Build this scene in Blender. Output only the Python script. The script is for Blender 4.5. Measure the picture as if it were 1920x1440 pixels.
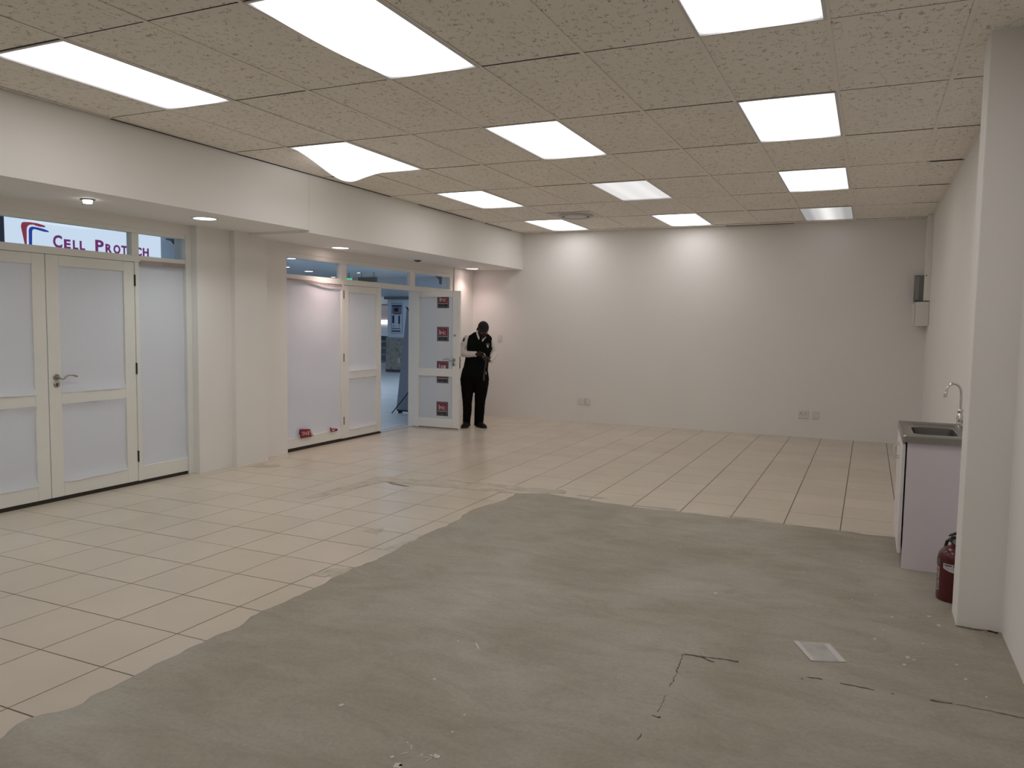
import bpy, bmesh, math, random
from mathutils import Vector, Matrix, noise
random.seed(7)
for o in list(bpy.data.objects):
    bpy.data.objects.remove(o, do_unlink=True)
S = bpy.context.scene
COL = S.collection

# ------------------------------------------------------------------ camera
FPX = 1463.2
CAMH = 1.485
cam_d = bpy.data.cameras.new('camera')
cam = bpy.data.objects.new('camera', cam_d)
COL.objects.link(cam)
r = Vector((0.90938656, 0.41567968, 0.01504915))
u = Vector((-0.04517722, 0.06273928, 0.99700692))
f = Vector((-0.41349135, 0.90734458, -0.07583351))
cam.matrix_world = Matrix(((r.x, u.x, -f.x, 0), (r.y, u.y, -f.y, 0), (r.z, u.z, -f.z, CAMH), (0, 0, 0, 1)))
cam_d.sensor_fit = 'HORIZONTAL'
cam_d.sensor_width = 36.0
cam_d.lens = FPX / 1920 * 36.0
cam_d.clip_start = 0.05
cam_d.clip_end = 100
S.camera = cam

# ------------------------------------------------------------------ world, light levels, exposure
W = bpy.data.worlds.new('world')
S.world = W
W.use_nodes = True
W.node_tree.nodes['Background'].inputs[0].default_value = (0.55, 0.62, 0.72, 1)
W.node_tree.nodes['Background'].inputs[1].default_value = 0.25
S.view_settings.view_transform = 'Standard'
S.view_settings.look = 'None'
S.view_settings.gamma = 1.0
S.view_settings.use_curve_mapping = False
S.view_settings.exposure = 0.0
PANEL = 3.9          # radiance of the ceiling panels
PANEL_COL = (1.0, 0.975, 0.955)
DOWN = 22.0          # radiance of the downlight discs
MALL = 5.0           # radiance of the added, unseen mall ceiling panels
MALL_COL = (0.62, 0.80, 1.0)

# ------------------------------------------------------------------ materials
MATS = {}
def mat(name, col, rough=0.6, metal=0.0, spec=0.5, emit=None, estr=0.0, bump=None, var=None, coat=0.0):
    """bump=(scale,strength); var=(scale,amount) gentle tonal variation"""
    if name in MATS: return MATS[name]
    m = bpy.data.materials.new(name); m.use_nodes = True
    nt = m.node_tree; b = nt.nodes['Principled BSDF']
    b.inputs['Base Color'].default_value = (*col, 1)
    b.inputs['Roughness'].default_value = rough
    b.inputs['Metallic'].default_value = metal
    b.inputs['Specular IOR Level'].default_value = spec
    if coat: b.inputs['Coat Weight'].default_value = coat
    if emit:
        b.inputs['Emission Color'].default_value = (*emit, 1)
        b.inputs['Emission Strength'].default_value = estr
    geo = None
    if bump or var:
        geo = nt.nodes.new('ShaderNodeNewGeometry')
    if var:
        n = nt.nodes.new('ShaderNodeTexNoise'); n.inputs['Scale'].default_value = var[0]; n.inputs['Detail'].default_value = 4
        nt.links.new(geo.outputs['Position'], n.inputs['Vector'])
        rr = nt.nodes.new('ShaderNodeValToRGB')
        a = var[1]
        rr.color_ramp.elements[0].position = 0.3; rr.color_ramp.elements[1].position = 0.7
        rr.color_ramp.elements[0].color = tuple(c * (1 - a) for c in col) + (1,)
        rr.color_ramp.elements[1].color = tuple(min(1, c * (1 + a)) for c in col) + (1,)
        nt.links.new(n.outputs['Fac'], rr.inputs['Fac'])
        nt.links.new(rr.outputs['Color'], b.inputs['Base Color'])
    if bump:
        n2 = nt.nodes.new('ShaderNodeTexNoise'); n2.inputs['Scale'].default_value = bump[0]; n2.inputs['Detail'].default_value = 5
        nt.links.new(geo.outputs['Position'], n2.inputs['Vector'])
        bp = nt.nodes.new('ShaderNodeBump'); bp.inputs['Strength'].default_value = bump[1]; bp.inputs['Distance'].default_value = 0.01
        nt.links.new(n2.outputs['Fac'], bp.inputs['Height'])
        nt.links.new(bp.outputs['Normal'], b.inputs['Normal'])
    MATS[name] = m
    return m

def mat_emit(name, col, strength):
    if name in MATS: return MATS[name]
    m = bpy.data.materials.new(name); m.use_nodes = True
    nt = m.node_tree; nt.nodes.clear()
    e = nt.nodes.new('ShaderNodeEmission'); o = nt.nodes.new('ShaderNodeOutputMaterial')
    e.inputs[0].default_value = (*col, 1); e.inputs[1].default_value = strength
    nt.links.new(e.outputs[0], o.inputs[0])
    MATS[name] = m
    return m

def mat_diffuser(name, strength, tubes, mid=1.0, edge=0.26):
    """prismatic lamp cover: brighter where the tubes sit behind it"""
    m = bpy.data.materials.new(name); m.use_nodes = True
    nt = m.node_tree; nt.nodes.clear()
    out = nt.nodes.new('ShaderNodeOutputMaterial')
    tc = nt.nodes.new('ShaderNodeTexCoord'); sp = nt.nodes.new('ShaderNodeSeparateXYZ')
    nt.links.new(tc.outputs['Object'], sp.inputs[0])
    ab = nt.nodes.new('ShaderNodeMath'); ab.operation = 'ABSOLUTE'; nt.links.new(sp.outputs['X'], ab.inputs[0])
    rx = nt.nodes.new('ShaderNodeValToRGB'); rx.color_ramp.interpolation = 'EASE'
    e = rx.color_ramp.elements
    e[0].position = 0.0; e[0].color = (tubes[0],) * 3 + (1,)
    e[1].position = 0.279; e[1].color = (edge,) * 3 + (1,)
    k2 = rx.color_ramp.elements.new(0.215); k2.color = (max(edge, tubes[1] * 0.55),) * 3 + (1,)
    k = rx.color_ramp.elements.new(0.13); k.color = (tubes[1],) * 3 + (1,)
    nt.links.new(ab.outputs[0], rx.inputs[0])
    ay = nt.nodes.new('ShaderNodeMath'); ay.operation = 'ABSOLUTE'; nt.links.new(sp.outputs['Y'], ay.inputs[0])
    ry = nt.nodes.new('ShaderNodeValToRGB'); ry.color_ramp.interpolation = 'EASE'
    ry.color_ramp.elements[0].position = 0.50; ry.color_ramp.elements[0].color = (mid,) * 3 + (1,)
    ry.color_ramp.elements[1].position = 0.575; ry.color_ramp.elements[1].color = (0.62,) * 3 + (1,)
    nt.links.new(ay.outputs[0], ry.inputs[0])
    mu = nt.nodes.new('ShaderNodeMath'); mu.operation = 'MULTIPLY'
    nt.links.new(rx.outputs[0], mu.inputs[0]); nt.links.new(ry.outputs[0], mu.inputs[1])
    ms = nt.nodes.new('ShaderNodeMath'); ms.operation = 'MULTIPLY'; ms.inputs[1].default_value = strength
    nt.links.new(mu.outputs[0], ms.inputs[0])
    em = nt.nodes.new('ShaderNodeEmission'); em.inputs[0].default_value = (*PANEL_COL, 1)
    nt.links.new(ms.outputs[0], em.inputs[1]); nt.links.new(em.outputs[0], out.inputs[0])
    return m

def mat_glass():
    m = bpy.data.materials.new('clear_glass'); m.use_nodes = True
    nt = m.node_tree; nt.nodes.clear()
    out = nt.nodes.new('ShaderNodeOutputMaterial')
    t = nt.nodes.new('ShaderNodeBsdfTransparent'); t.inputs[0].default_value = (0.955, 0.975, 0.985, 1)
    g = nt.nodes.new('ShaderNodeBsdfGlossy'); g.inputs['Roughness'].default_value = 0.02
    lw = nt.nodes.new('ShaderNodeLayerWeight'); lw.inputs[0].default_value = 0.5
    pw = nt.nodes.new('ShaderNodeMath'); pw.operation = 'POWER'; pw.inputs[1].default_value = 5.0
    nt.links.new(lw.outputs['Facing'], pw.inputs[0])
    ma = nt.nodes.new('ShaderNodeMath'); ma.operation = 'MULTIPLY_ADD'; ma.inputs[1].default_value = 0.95; ma.inputs[2].default_value = 0.022
    nt.links.new(pw.outputs[0], ma.inputs[0])
    mx = nt.nodes.new('ShaderNodeMixShader')
    nt.links.new(ma.outputs[0], mx.inputs[0]); nt.links.new(t.outputs[0], mx.inputs[1]); nt.links.new(g.outputs[0], mx.inputs[2])
    nt.links.new(mx.outputs[0], out.inputs[0])
    return m

def mat_paper():
    m = bpy.data.materials.new('white_paper'); m.use_nodes = True
    nt = m.node_tree; nt.nodes.clear()
    out = nt.nodes.new('ShaderNodeOutputMaterial')
    geo = nt.nodes.new('ShaderNodeNewGeometry')
    n = nt.nodes.new('ShaderNodeTexNoise'); n.inputs['Scale'].default_value = 5; n.inputs['Detail'].default_value = 3
    nt.links.new(geo.outputs['Position'], n.inputs['Vector'])
    bp = nt.nodes.new('ShaderNodeBump'); bp.inputs['Strength'].default_value = 0.14; bp.inputs['Distance'].default_value = 0.05
    nt.links.new(n.outputs['Fac'], bp.inputs['Height'])
    d = nt.nodes.new('ShaderNodeBsdfDiffuse'); d.inputs[0].default_value = (0.85, 0.845, 0.88, 1)
    t = nt.nodes.new('ShaderNodeBsdfTranslucent'); t.inputs[0].default_value = (0.80, 0.83, 0.88, 1)
    nt.links.new(bp.outputs[0], d.inputs['Normal'])
    mx = nt.nodes.new('ShaderNodeMixShader'); mx.inputs[0].default_value = 0.21
    nt.links.new(d.outputs[0], mx.inputs[1]); nt.links.new(t.outputs[0], mx.inputs[2])
    nt.links.new(mx.outputs[0], out.inputs[0])
    return m

def ramp(nt, fac, stops, interp='LINEAR'):
    rr = nt.nodes.new('ShaderNodeValToRGB'); rr.color_ramp.interpolation = interp
    el = rr.color_ramp.elements
    while len(el) < len(stops): el.new(0.5)
    for i, (p, c) in enumerate(stops):
        el[i].position = p; el[i].color = (*c, 1)
    nt.links.new(fac, rr.inputs[0])
    return rr.outputs[0]

def noise_node(nt, vec, scale, detail=4, rough=0.5, dist=0.0, stretch=None, rotz=0.0):
    if stretch:
        mp = nt.nodes.new('ShaderNodeMapping'); mp.inputs['Scale'].default_value = stretch; mp.inputs['Rotation'].default_value = (0, 0, rotz)
        nt.links.new(vec, mp.inputs[0]); vec = mp.outputs[0]
    n = nt.nodes.new('ShaderNodeTexNoise'); n.inputs['Scale'].default_value = scale; n.inputs['Detail'].default_value = detail
    n.inputs['Roughness'].default_value = rough; n.inputs['Distortion'].default_value = dist
    nt.links.new(vec, n.inputs['Vector'])
    return n.outputs['Fac']

def mix_rgb(nt, mode, fac, a, b):
    m = nt.nodes.new('ShaderNodeMix'); m.data_type = 'RGBA'; m.blend_type = mode
    def put(sock, v):
        if isinstance(v, (int, float)): sock.default_value = v
        elif isinstance(v, tuple): sock.default_value = (*v, 1)
        else: nt.links.new(v, sock)
    put(m.inputs[0], fac); put(m.inputs[6], a); put(m.inputs[7], b)
    return m.outputs[2]

def mat_concrete():
    m = bpy.data.materials.new('trowelled_screed'); m.use_nodes = True
    nt = m.node_tree; b = nt.nodes['Principled BSDF']
    pos = nt.nodes.new('ShaderNodeNewGeometry').outputs['Position']
    big = noise_node(nt, pos, 0.9, 5, 0.55, 0.6)
    c = ramp(nt, big, [(0.32, (0.335, 0.303, 0.24)), (0.5, (0.385, 0.352, 0.289)), (0.68, (0.45, 0.418, 0.362))])
    streak = noise_node(nt, pos, 3.4, 7, 0.72, 0.9, (0.65, 1.35, 1), 0.4)
    sc = ramp(nt, streak, [(0.34, (0.86, 0.85, 0.83)), (0.55, (1.0, 1.0, 1.0)), (0.70, (1.08, 1.08, 1.08))])
    c = mix_rgb(nt, 'MULTIPLY', 1.0, c, sc)
    blue = noise_node(nt, pos, 1.7, 4, 0.5, 0.4)
    bf = ramp(nt, blue, [(0.58, (0, 0, 0)), (0.75, (0.4, 0.4, 0.4))])
    c = mix_rgb(nt, 'MIX', bf, c, (0.40, 0.395, 0.37))
    fine = noise_node(nt, pos, 55, 6, 0.7)
    fc = ramp(nt, fine, [(0.34, (0.90, 0.90, 0.89)), (0.6, (1.02, 1.02, 1.02))])
    c = mix_rgb(nt, 'MULTIPLY', 1.0, c, fc)
    nt.links.new(c, b.inputs['Base Color'])
    b.inputs['Roughness'].default_value = 0.62
    b.inputs['Specular IOR Level'].default_value = 0.35
    bp = nt.nodes.new('ShaderNodeBump'); bp.inputs['Strength'].default_value = 0.25; bp.inputs['Distance'].default_value = 0.004
    nt.links.new(streak, bp.inputs['Height']); nt.links.new(bp.outputs[0], b.inputs['Normal'])
    return m

def mat_ceiling_tile():
    m = bpy.data.materials.new('fissured_ceiling_board'); m.use_nodes = True
    nt = m.node_tree; b = nt.nodes['Principled BSDF']
    pos = nt.nodes.new('ShaderNodeNewGeometry').outputs['Position']
    big = noise_node(nt, pos, 2.2, 3)
    c = ramp(nt, big, [(0.3, (0.88, 0.84, 0.76)), (0.7, (0.93, 0.89, 0.81))])
    # worm-like fissures: thin iso-lines of a warped noise, broken up by a second one
    a = noise_node(nt, pos, 17, 4, 0.62, 1.4, (1.0, 0.5, 1), 0.6)
    li = nt.nodes.new('ShaderNodeMath'); li.operation = 'SUBTRACT'; nt.links.new(a, li.inputs[0]); li.inputs[1].default_value = 0.5
    la = nt.nodes.new('ShaderNodeMath'); la.operation = 'ABSOLUTE'; nt.links.new(li.outputs[0], la.inputs[0])
    line = ramp(nt, la.outputs[0], [(0.006, (1, 1, 1)), (0.016, (0, 0, 0))])
    br = noise_node(nt, pos, 24, 2)
    brk = ramp(nt, br, [(0.50, (0, 0, 0)), (0.57, (1, 1, 1))])
    fac = mix_rgb(nt, 'MULTIPLY', 1.0, line, brk)
    c = mix_rgb(nt, 'MIX', fac, c, (0.30, 0.26, 0.215))
    nt.links.new(c, b.inputs['Base Color'])
    b.inputs['Roughness'].default_value = 0.95
    b.inputs['Specular IOR Level'].default_value = 0.1
    bp = nt.nodes.new('ShaderNodeBump'); bp.inputs['Strength'].default_value = 0.5; bp.inputs['Distance'].default_value = 0.004
    inv = nt.nodes.new('ShaderNodeInvert'); nt.links.new(fac, inv.inputs[1])
    nt.links.new(inv.outputs[0], bp.inputs['Height']); nt.links.new(bp.outputs[0], b.inputs['Normal'])
    return m

def mat_floor_tile():
    m = bpy.data.materials.new('glazed_beige_tile'); m.use_nodes = True
    nt = m.node_tree; b = nt.nodes['Principled BSDF']
    pos = nt.nodes.new('ShaderNodeNewGeometry').outputs['Position']
    oi = nt.nodes.new('ShaderNodeObjectInfo')
    base = ramp(nt, oi.outputs['Random'], [(0.0, (0.635, 0.555, 0.455)), (1.0, (0.665, 0.585, 0.485))])
    sm = noise_node(nt, pos, 1.3, 5, 0.6)
    sc = ramp(nt, sm, [(0.3, (0.93, 0.93, 0.93)), (0.65, (1.02, 1.02, 1.02))])
    c = mix_rgb(nt, 'MULTIPLY', 1.0, base, sc)
    nt.links.new(c, b.inputs['Base Color'])
    b.inputs['Roughness'].default_value = 0.27
    b.inputs['Specular IOR Level'].default_value = 0.45
    return m

def mat_granite():
    m = bpy.data.materials.new('speckled_granite'); m.use_nodes = True
    nt = m.node_tree; b = nt.nodes['Principled BSDF']
    pos = nt.nodes.new('ShaderNodeNewGeometry').outputs['Position']
    n = noise_node(nt, pos, 9, 6, 0.8)
    c = ramp(nt, n, [(0.3, (0.08, 0.08, 0.075)), (0.45, (0.30, 0.29, 0.25)), (0.6, (0.42, 0.40, 0.35)), (0.75, (0.16, 0.15, 0.13))])
    nt.links.new(c, b.inputs['Base Color']); b.inputs['Roughness'].default_value = 0.3
    return m

def mat_mall_floor():
    return mat('pale_mall_tile', (0.72, 0.74, 0.75), rough=0.28, var=(1.5, 0.05))

WALL = mat('white_wall_paint', (0.86, 0.835, 0.81), rough=0.75, spec=0.25, bump=(28, 0.06), var=(0.7, 0.02))
WALL2 = mat('white_bulkhead_paint', (0.88, 0.86, 0.83), rough=0.7, spec=0.25, bump=(20, 0.04), var=(0.8, 0.02))
WOODW = mat('white_gloss_enamel', (0.83, 0.825, 0.785), rough=0.38, bump=(14, 0.05), var=(3.0, 0.02))
GROUT = mat('grey_grout', (0.12, 0.105, 0.09), rough=0.9)
DARKGAP = mat('dark_brown_sill', (0.025, 0.018, 0.013), rough=0.7)
VOID = mat('ceiling_void', (0.05, 0.045, 0.04), rough=1.0)  # also paints the shade strips in the ceiling joints and gaps
TEE = mat('painted_tee_bar', (0.88, 0.83, 0.75), rough=0.6)
STEELD = mat('satin_nickel', (0.42, 0.40, 0.37), rough=0.32, metal=1.0)
CHROME = mat('polished_chrome', (0.72, 0.71, 0.70), rough=0.12, metal=1.0)
STAINLESS = mat('brushed_stainless', (0.34, 0.33, 0.315), rough=0.38, metal=1.0, bump=(90, 0.06))
BLACKM = mat('black_metal', (0.02, 0.019, 0.018), rough=0.5)
PLASTICW = mat('white_plastic', (0.76, 0.74, 0.70), rough=0.4)
PLASTICG = mat('grey_enamel_box', (0.20, 0.195, 0.19), rough=0.5)
MORTAR = mat('smeared_mortar', (0.52, 0.47, 0.395), rough=0.85, var=(9, 0.16), bump=(60, 0.3))
CRACK = mat('dark_crack_dirt', (0.13, 0.108, 0.08), rough=1.0, var=(40, 0.45))
SPLASH = mat('white_paint_drips', (0.62, 0.60, 0.56), rough=0.7)
NAVY = mat('navy_print', (0.010, 0.011, 0.016), rough=0.5)
REDP = mat('crimson_print', (0.26, 0.012, 0.032), rough=0.5)
WHITEP = mat('white_print', (0.80, 0.74, 0.74), rough=0.5)
GREYP = mat('grey_print', (0.13, 0.14, 0.15), rough=0.5)
GLASS = mat_glass()
PAPER = mat_paper()
CONC = mat_concrete()
CTILE = mat_ceiling_tile()
FTILE = mat_floor_tile()

# ------------------------------------------------------------------ mesh helpers
class MB:
    def __init__(s): s.v = []; s.f = []
    def add(s, vs, fs):
        o = len(s.v); s.v += [tuple(p) for p in vs]; s.f += [tuple(i + o for i in q) for q in fs]
        return s
    def box(s, x0, x1, y0, y1, z0, z1):
        if x0 > x1: x0, x1 = x1, x0
        if y0 > y1: y0, y1 = y1, y0
        if z0 > z1: z0, z1 = z1, z0
        return s.add([(x0, y0, z0), (x1, y0, z0), (x1, y1, z0), (x0, y1, z0), (x0, y0, z1), (x1, y0, z1), (x1, y1, z1), (x0, y1, z1)],
                     [(3, 2, 1, 0), (4, 5, 6, 7), (0, 1, 5, 4), (1, 2, 6, 5), (2, 3, 7, 6), (3, 0, 4, 7)])
    def tube(s, pts, rad, n=12, cap=True):
        pts = [Vector(p) for p in pts]
        rads = rad if isinstance(rad, (list, tuple)) else [rad] * len(pts)
        t0 = (pts[1] - pts[0]).normalized()
        ref = Vector((0, 0, 1)) if abs(t0.z) < 0.9 else Vector((1, 0, 0))
        a = t0.cross(ref).normalized(); rings = []
        for i, p in enumerate(pts):
            if i == 0: t = (pts[1] - pts[0])
            elif i == len(pts) - 1: t = (pts[-1] - pts[-2])
            else: t = (pts[i + 1] - pts[i - 1])
            t.normalize()
            a = (a - t * a.dot(t)).normalized(); b = t.cross(a)
            rings.append([p + (a * math.cos(2 * math.pi * k / n) + b * math.sin(2 * math.pi * k / n)) * rads[i] for k in range(n)])
        vs = [q for rg in rings for q in rg]; fs = []
        for i in range(len(pts) - 1):
            for k in range(n):
                k2 = (k + 1) % n
                fs.append((i * n + k, i * n + k2, (i + 1) * n + k2, (i + 1) * n + k))
        if cap:
            fs.append(tuple(range(n - 1, -1, -1))); fs.append(tuple((len(pts) - 1) * n + k for k in range(n)))
        return s.add(vs, fs)
    def lathe(s, prof, c=(0, 0, 0), n=24, axis='z', ang=None):
        """prof: list of (radius, height)"""
        vs = []; fs = []; full = ang is None
        a0, a1 = (0, 2 * math.pi) if full else ang
        m = n if full else n + 1
        for (rr, h) in prof:
            for k in range(m):
                t = a0 + (a1 - a0) * k / n
                x, y = rr * math.cos(t), rr * math.sin(t)
                if axis == 'z': p = (c[0] + x, c[1] + y, c[2] + h)
                elif axis == 'y': p = (c[0] + x, c[1] + h, c[2] + y)
                else: p = (c[0] + h, c[1] + x, c[2] + y)
                vs.append(p)
        for i in range(len(prof) - 1):
            for k in range(n):
                k2 = (k + 1) % m if full else k + 1
                fs.append((i * m + k, i * m + k2, (i + 1) * m + k2, (i + 1) * m + k))
        if full and prof[0][0] > 1e-6: fs.append(tuple(range(m - 1, -1, -1)))
        if full and prof[-1][0] > 1e-6: fs.append(tuple((len(prof) - 1) * m + k for k in range(m)))
        return s.add(vs, fs)
    def poly(s, pts3, thick=None):
        """flat outline; thick = extrusion vector"""
        n = len(pts3)
        if thick is None: return s.add(pts3, [tuple(range(n))])
        t = Vector(thick); top = [Vector(p) + t for p in pts3]
        vs = list(pts3) + [tuple(p) for p in top]
        fs = [tuple(range(n - 1, -1, -1)), tuple(range(n, 2 * n))]
        for i in range(n):
            j = (i + 1) % n; fs.append((i, j, n + j, n + i))
        return s.add(vs, fs)
    def ell(s, c, rad, n=16, m=10, rot=None):
        vs = []; fs = []
        R = rot if rot is not None else Matrix.Identity(3)
        for i in range(m + 1):
            ph = math.pi * i / m
            for k in range(n):
                th = 2 * math.pi * k / n
                p = Vector((rad[0] * math.sin(ph) * math.cos(th), rad[1] * math.sin(ph) * math.sin(th), rad[2] * math.cos(ph)))
                vs.append(Vector(c) + R @ p)
        for i in range(m):
            for k in range(n):
                k2 = (k + 1) % n
                fs.append((i * n + k, (i + 1) * n + k, (i + 1) * n + k2, i * n + k2))
        return s.add(vs, fs)
    def mesh(s, name):
        me = bpy.data.meshes.new(name)
        me.from_pydata(s.v, [], s.f)
        bm = bmesh.new(); bm.from_mesh(me)
        bmesh.ops.remove_doubles(bm, verts=bm.verts, dist=1e-6)
        bmesh.ops.recalc_face_normals(bm, faces=bm.faces)
        bm.to_mesh(me); bm.free(); me.update()
        return me

def link(name, me, m, parent=None, loc=(0, 0, 0), smooth=False, bevel=0.0, seg=2):
    if bevel:
        bm = bmesh.new(); bm.from_mesh(me)
        ed = [e for e in bm.edges if len(e.link_faces) == 2 and e.calc_face_angle(0) > 0.6]
        bmesh.ops.bevel(bm, geom=ed, offset=bevel, segments=seg, affect='EDGES', profile=0.5, clamp_overlap=True)
        bm.to_mesh(me); bm.free()
    if m is not None and not me.materials: me.materials.append(m)
    if smooth:
        for p in me.polygons: p.use_smooth = True
        try: me.set_sharp_from_angle(angle=0.7)
        except Exception: pass
    o = bpy.data.objects.new(name, me); COL.objects.link(o)
    o.location = loc
    if parent is not None: o.parent = parent
    return o
def part(name, mb, m, parent=None, **k):
    return link(name, mb.mesh(name), m, parent, **k)
def tag(o, label, cat=None, group=None, kind=None):
    o['label'] = label
    if cat: o['category'] = cat
    if group: o['group'] = group
    if kind: o['kind'] = kind
    return o
def thing(name, loc, label, cat, group=None, rotz=0.0, kind=None, mat4=None):
    o = bpy.data.objects.new(name, None); COL.objects.link(o); o.empty_display_size = 0.1
    if mat4 is not None: o.matrix_world = mat4
    else:
        o.location = loc; o.rotation_euler = (0, 0, rotz)
    return tag(o, label, cat, group, kind)
def struct(name, mb, m, label, cat, **k):
    return tag(part(name, mb, m, None, **k), label, cat, kind='structure')
def text_mesh(body, size, mat4, parent, m, name='lettering', extrude=0.0006, bold=0.0, sx=1.0, align='CENTER', fit=None):
    key = (body, round(size, 4), extrude, bold, align)
    if key in TXT: me = TXT[key].copy()
    else: me = TXT[key] = _text(body, size, extrude, bold, align); me = me.copy()
    if fit:
        xs = [v.co.x for v in me.vertices]; w = max(xs) - min(xs); sx = fit / w
        x0 = min(xs)
        for v in me.vertices: v.co.x = (v.co.x - x0) * sx
    else:
        for v in me.vertices: v.co.x *= sx
    me.transform(mat4)
    return link(name, me, m, parent)
TXT = {}
def _text(body, size, extrude, bold, align):
    cu = bpy.data.curves.new('txt', 'FONT'); cu.body = body; cu.size = size; cu.align_x = align; cu.align_y = 'BOTTOM_BASELINE'
    cu.extrude = extrude; cu.offset = bold; cu.resolution_u = 3
    ob = bpy.data.objects.new('txt', cu); COL.objects.link(ob)
    bpy.context.view_layer.update()
    me = bpy.data.meshes.new_from_object(ob.evaluated_get(bpy.context.evaluated_depsgraph_get()))
    bpy.data.objects.remove(ob, do_unlink=True)
    return me
def frame4(origin, ax, ay):
    ax = Vector(ax).normalized(); ay = Vector(ay).normalized(); az = ax.cross(ay); o = Vector(origin)
    return Matrix(((ax.x, ay.x, az.x, o.x), (ax.y, ay.y, az.y, o.y), (ax.z, ay.z, az.z, o.z), (0, 0, 0, 1)))

# ------------------------------------------------------------------ measurements
ZC = 2.915
XL = -5.93
XB = -5.03
XR = 0.66
YB = 11.37
YF = -2.6

# ================================================================== STRUCTURE
# ---- floor
floor = struct('floor', MB().box(-6.02, 0.95, YF - 0.2, YB + 0.2, -0.12, -0.0014), GROUT, 'beige tiled floor with a bare grey screeded area towards the front', 'floor')
tile_me = bpy.data.meshes.new('floor_tile')
PX, PY = 0.3985, 0.4012
def tile_mesh(w, d):
    g = 0.0030; b = 0.0008
    x, y = w / 2 - g, d / 2 - g
    mb = MB()
    mb.add([(-x, -y, -0.0014), (x, -y, -0.0014), (x, y, -0.0014), (-x, y, -0.0014), (-x + b, -y + b, 0), (x - b, -y + b, 0), (x - b, y - b, 0), (-x + b, y - b, 0)],
           [(4, 5, 6, 7), (0, 1, 5, 4), (1, 2, 6, 5), (2, 3, 7, 6), (3, 0, 4, 7)])
    return mb.mesh('floor_tile')
full_tile = tile_mesh(PX, PY)
X0, Y0 = -0.131, 2.222
off_view = MB()
for i in range(-15, 2):
    for j in range(-4, 23):
        xa, xb = X0 + i * PX, X0 + (i + 1) * PX
        ya, yb = Y0 + j * PY, Y0 + (j + 1) * PY
        if xb < XL + 0.02 or xa > XR or ya > YB: continue
        if xa > -2.74 and yb < 6.12: continue          # wholly under the screed
        if yb < 0.40 * -xa - 0.6 or yb < 0.6: continue
        if yb < 0.60 * -xa - 0.05 or yb < 1.5:             # outside the view: kept as one joined part
            xm, ym = (xa + xb) / 2, (ya + yb) / 2
            off_view.add([(xm + v.co.x, ym + v.co.y, v.co.z) for v in full_tile.vertices], [tuple(p.vertices) for p in full_tile.polygons])
            continue
        if yb - YB > 0.2: continue
        o = bpy.data.objects.new('floor_tile', full_tile); COL.objects.link(o); o.parent = floor
        o.location = ((xa + xb) / 2, (ya + yb) / 2, random.uniform(-0.0004, 0.0004))
        o.rotation_euler = (random.uniform(-1, 1) * 0.0006, random.uniform(-1, 1) * 0.0006, 0)
full_tile.materials.append(FTILE)
o = part('floor_tiles', off_view, FTILE, floor); o['kind'] = 'stuff'

# ---- screed
edge = [(-2.75, YF), (-2.76, -1.0), (-2.74, 0.4), (-2.73, 1.0), (-2.728, 1.681), (-2.779, 1.804), (-2.711, 1.885), (-2.719, 2.105), (-2.723, 2.203), (-2.737, 2.378), (-2.725, 2.599), (-2.734, 2.769), (-2.769, 3.032), (-2.757, 3.212), (-2.753, 3.431), (-2.773, 3.595), (-2.768, 3.831), (-2.757, 4.018), (-2.762, 4.25), (-2.789, 4.629), (-2.769, 5.056), (-2.832, 5.46), (-2.746, 5.984), (-2.777, 6.208), (-2.556, 6.328), (-2.13, 6.26), (-1.707, 6.197), (-1.322, 6.208), (-0.922, 6.205), (-0.533, 6.2), (-0.127, 6.188), (0.236, 6.163), (0.66, 6.17)]
fine = []
for a, b in zip(edge[:-1], edge[1:]):
    L = math.dist(a, b); n = max(1, int(L / 0.04))
    for k in range(n):
        t = k / n; x = a[0] + (b[0] - a[0]) * t; y = a[1] + (b[1] - a[1]) * t
        nn = noise.noise(Vector((x * 9, y * 9, 3.1))) * 0.028 + noise.noise(Vector((x * 31, y * 31, 1.7))) * 0.012
        dx, dy = (b[0] - a[0]) / L, (b[1] - a[1]) / L
        fine.append((x - dy * nn, y + dx * nn, -dy, dx))
fine.append((0.66, 6.17, -0, 1))
bm = bmesh.new()
top = [bm.verts.new((x - nx * 0.014, y - ny * 0.014, 0.004)) for x, y, nx, ny in fine]
low = [bm.verts.new((x, y, 0.0006)) for x, y, nx, ny in fine]
c1 = bm.verts.new((0.66, YF, 0.004))
bm.faces.new(top + [c1])
for i in range(len(top) - 1):
    bm.faces.new((top[i], low[i], low[i + 1], top[i + 1]))
bmesh.ops.triangulate(bm, faces=[fc for fc in bm.faces if len(fc.verts) > 4])
bmesh.ops.recalc_face_normals(bm, faces=bm.faces)
for fc in bm.faces:
    if fc.normal.z < 0: fc.normal_flip()
me = bpy.data.meshes.new('screed'); bm.to_mesh(me); bm.free()
screed = link('screed', me, CONC, floor)
tag(screed, 'bare grey trowelled screed')

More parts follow.
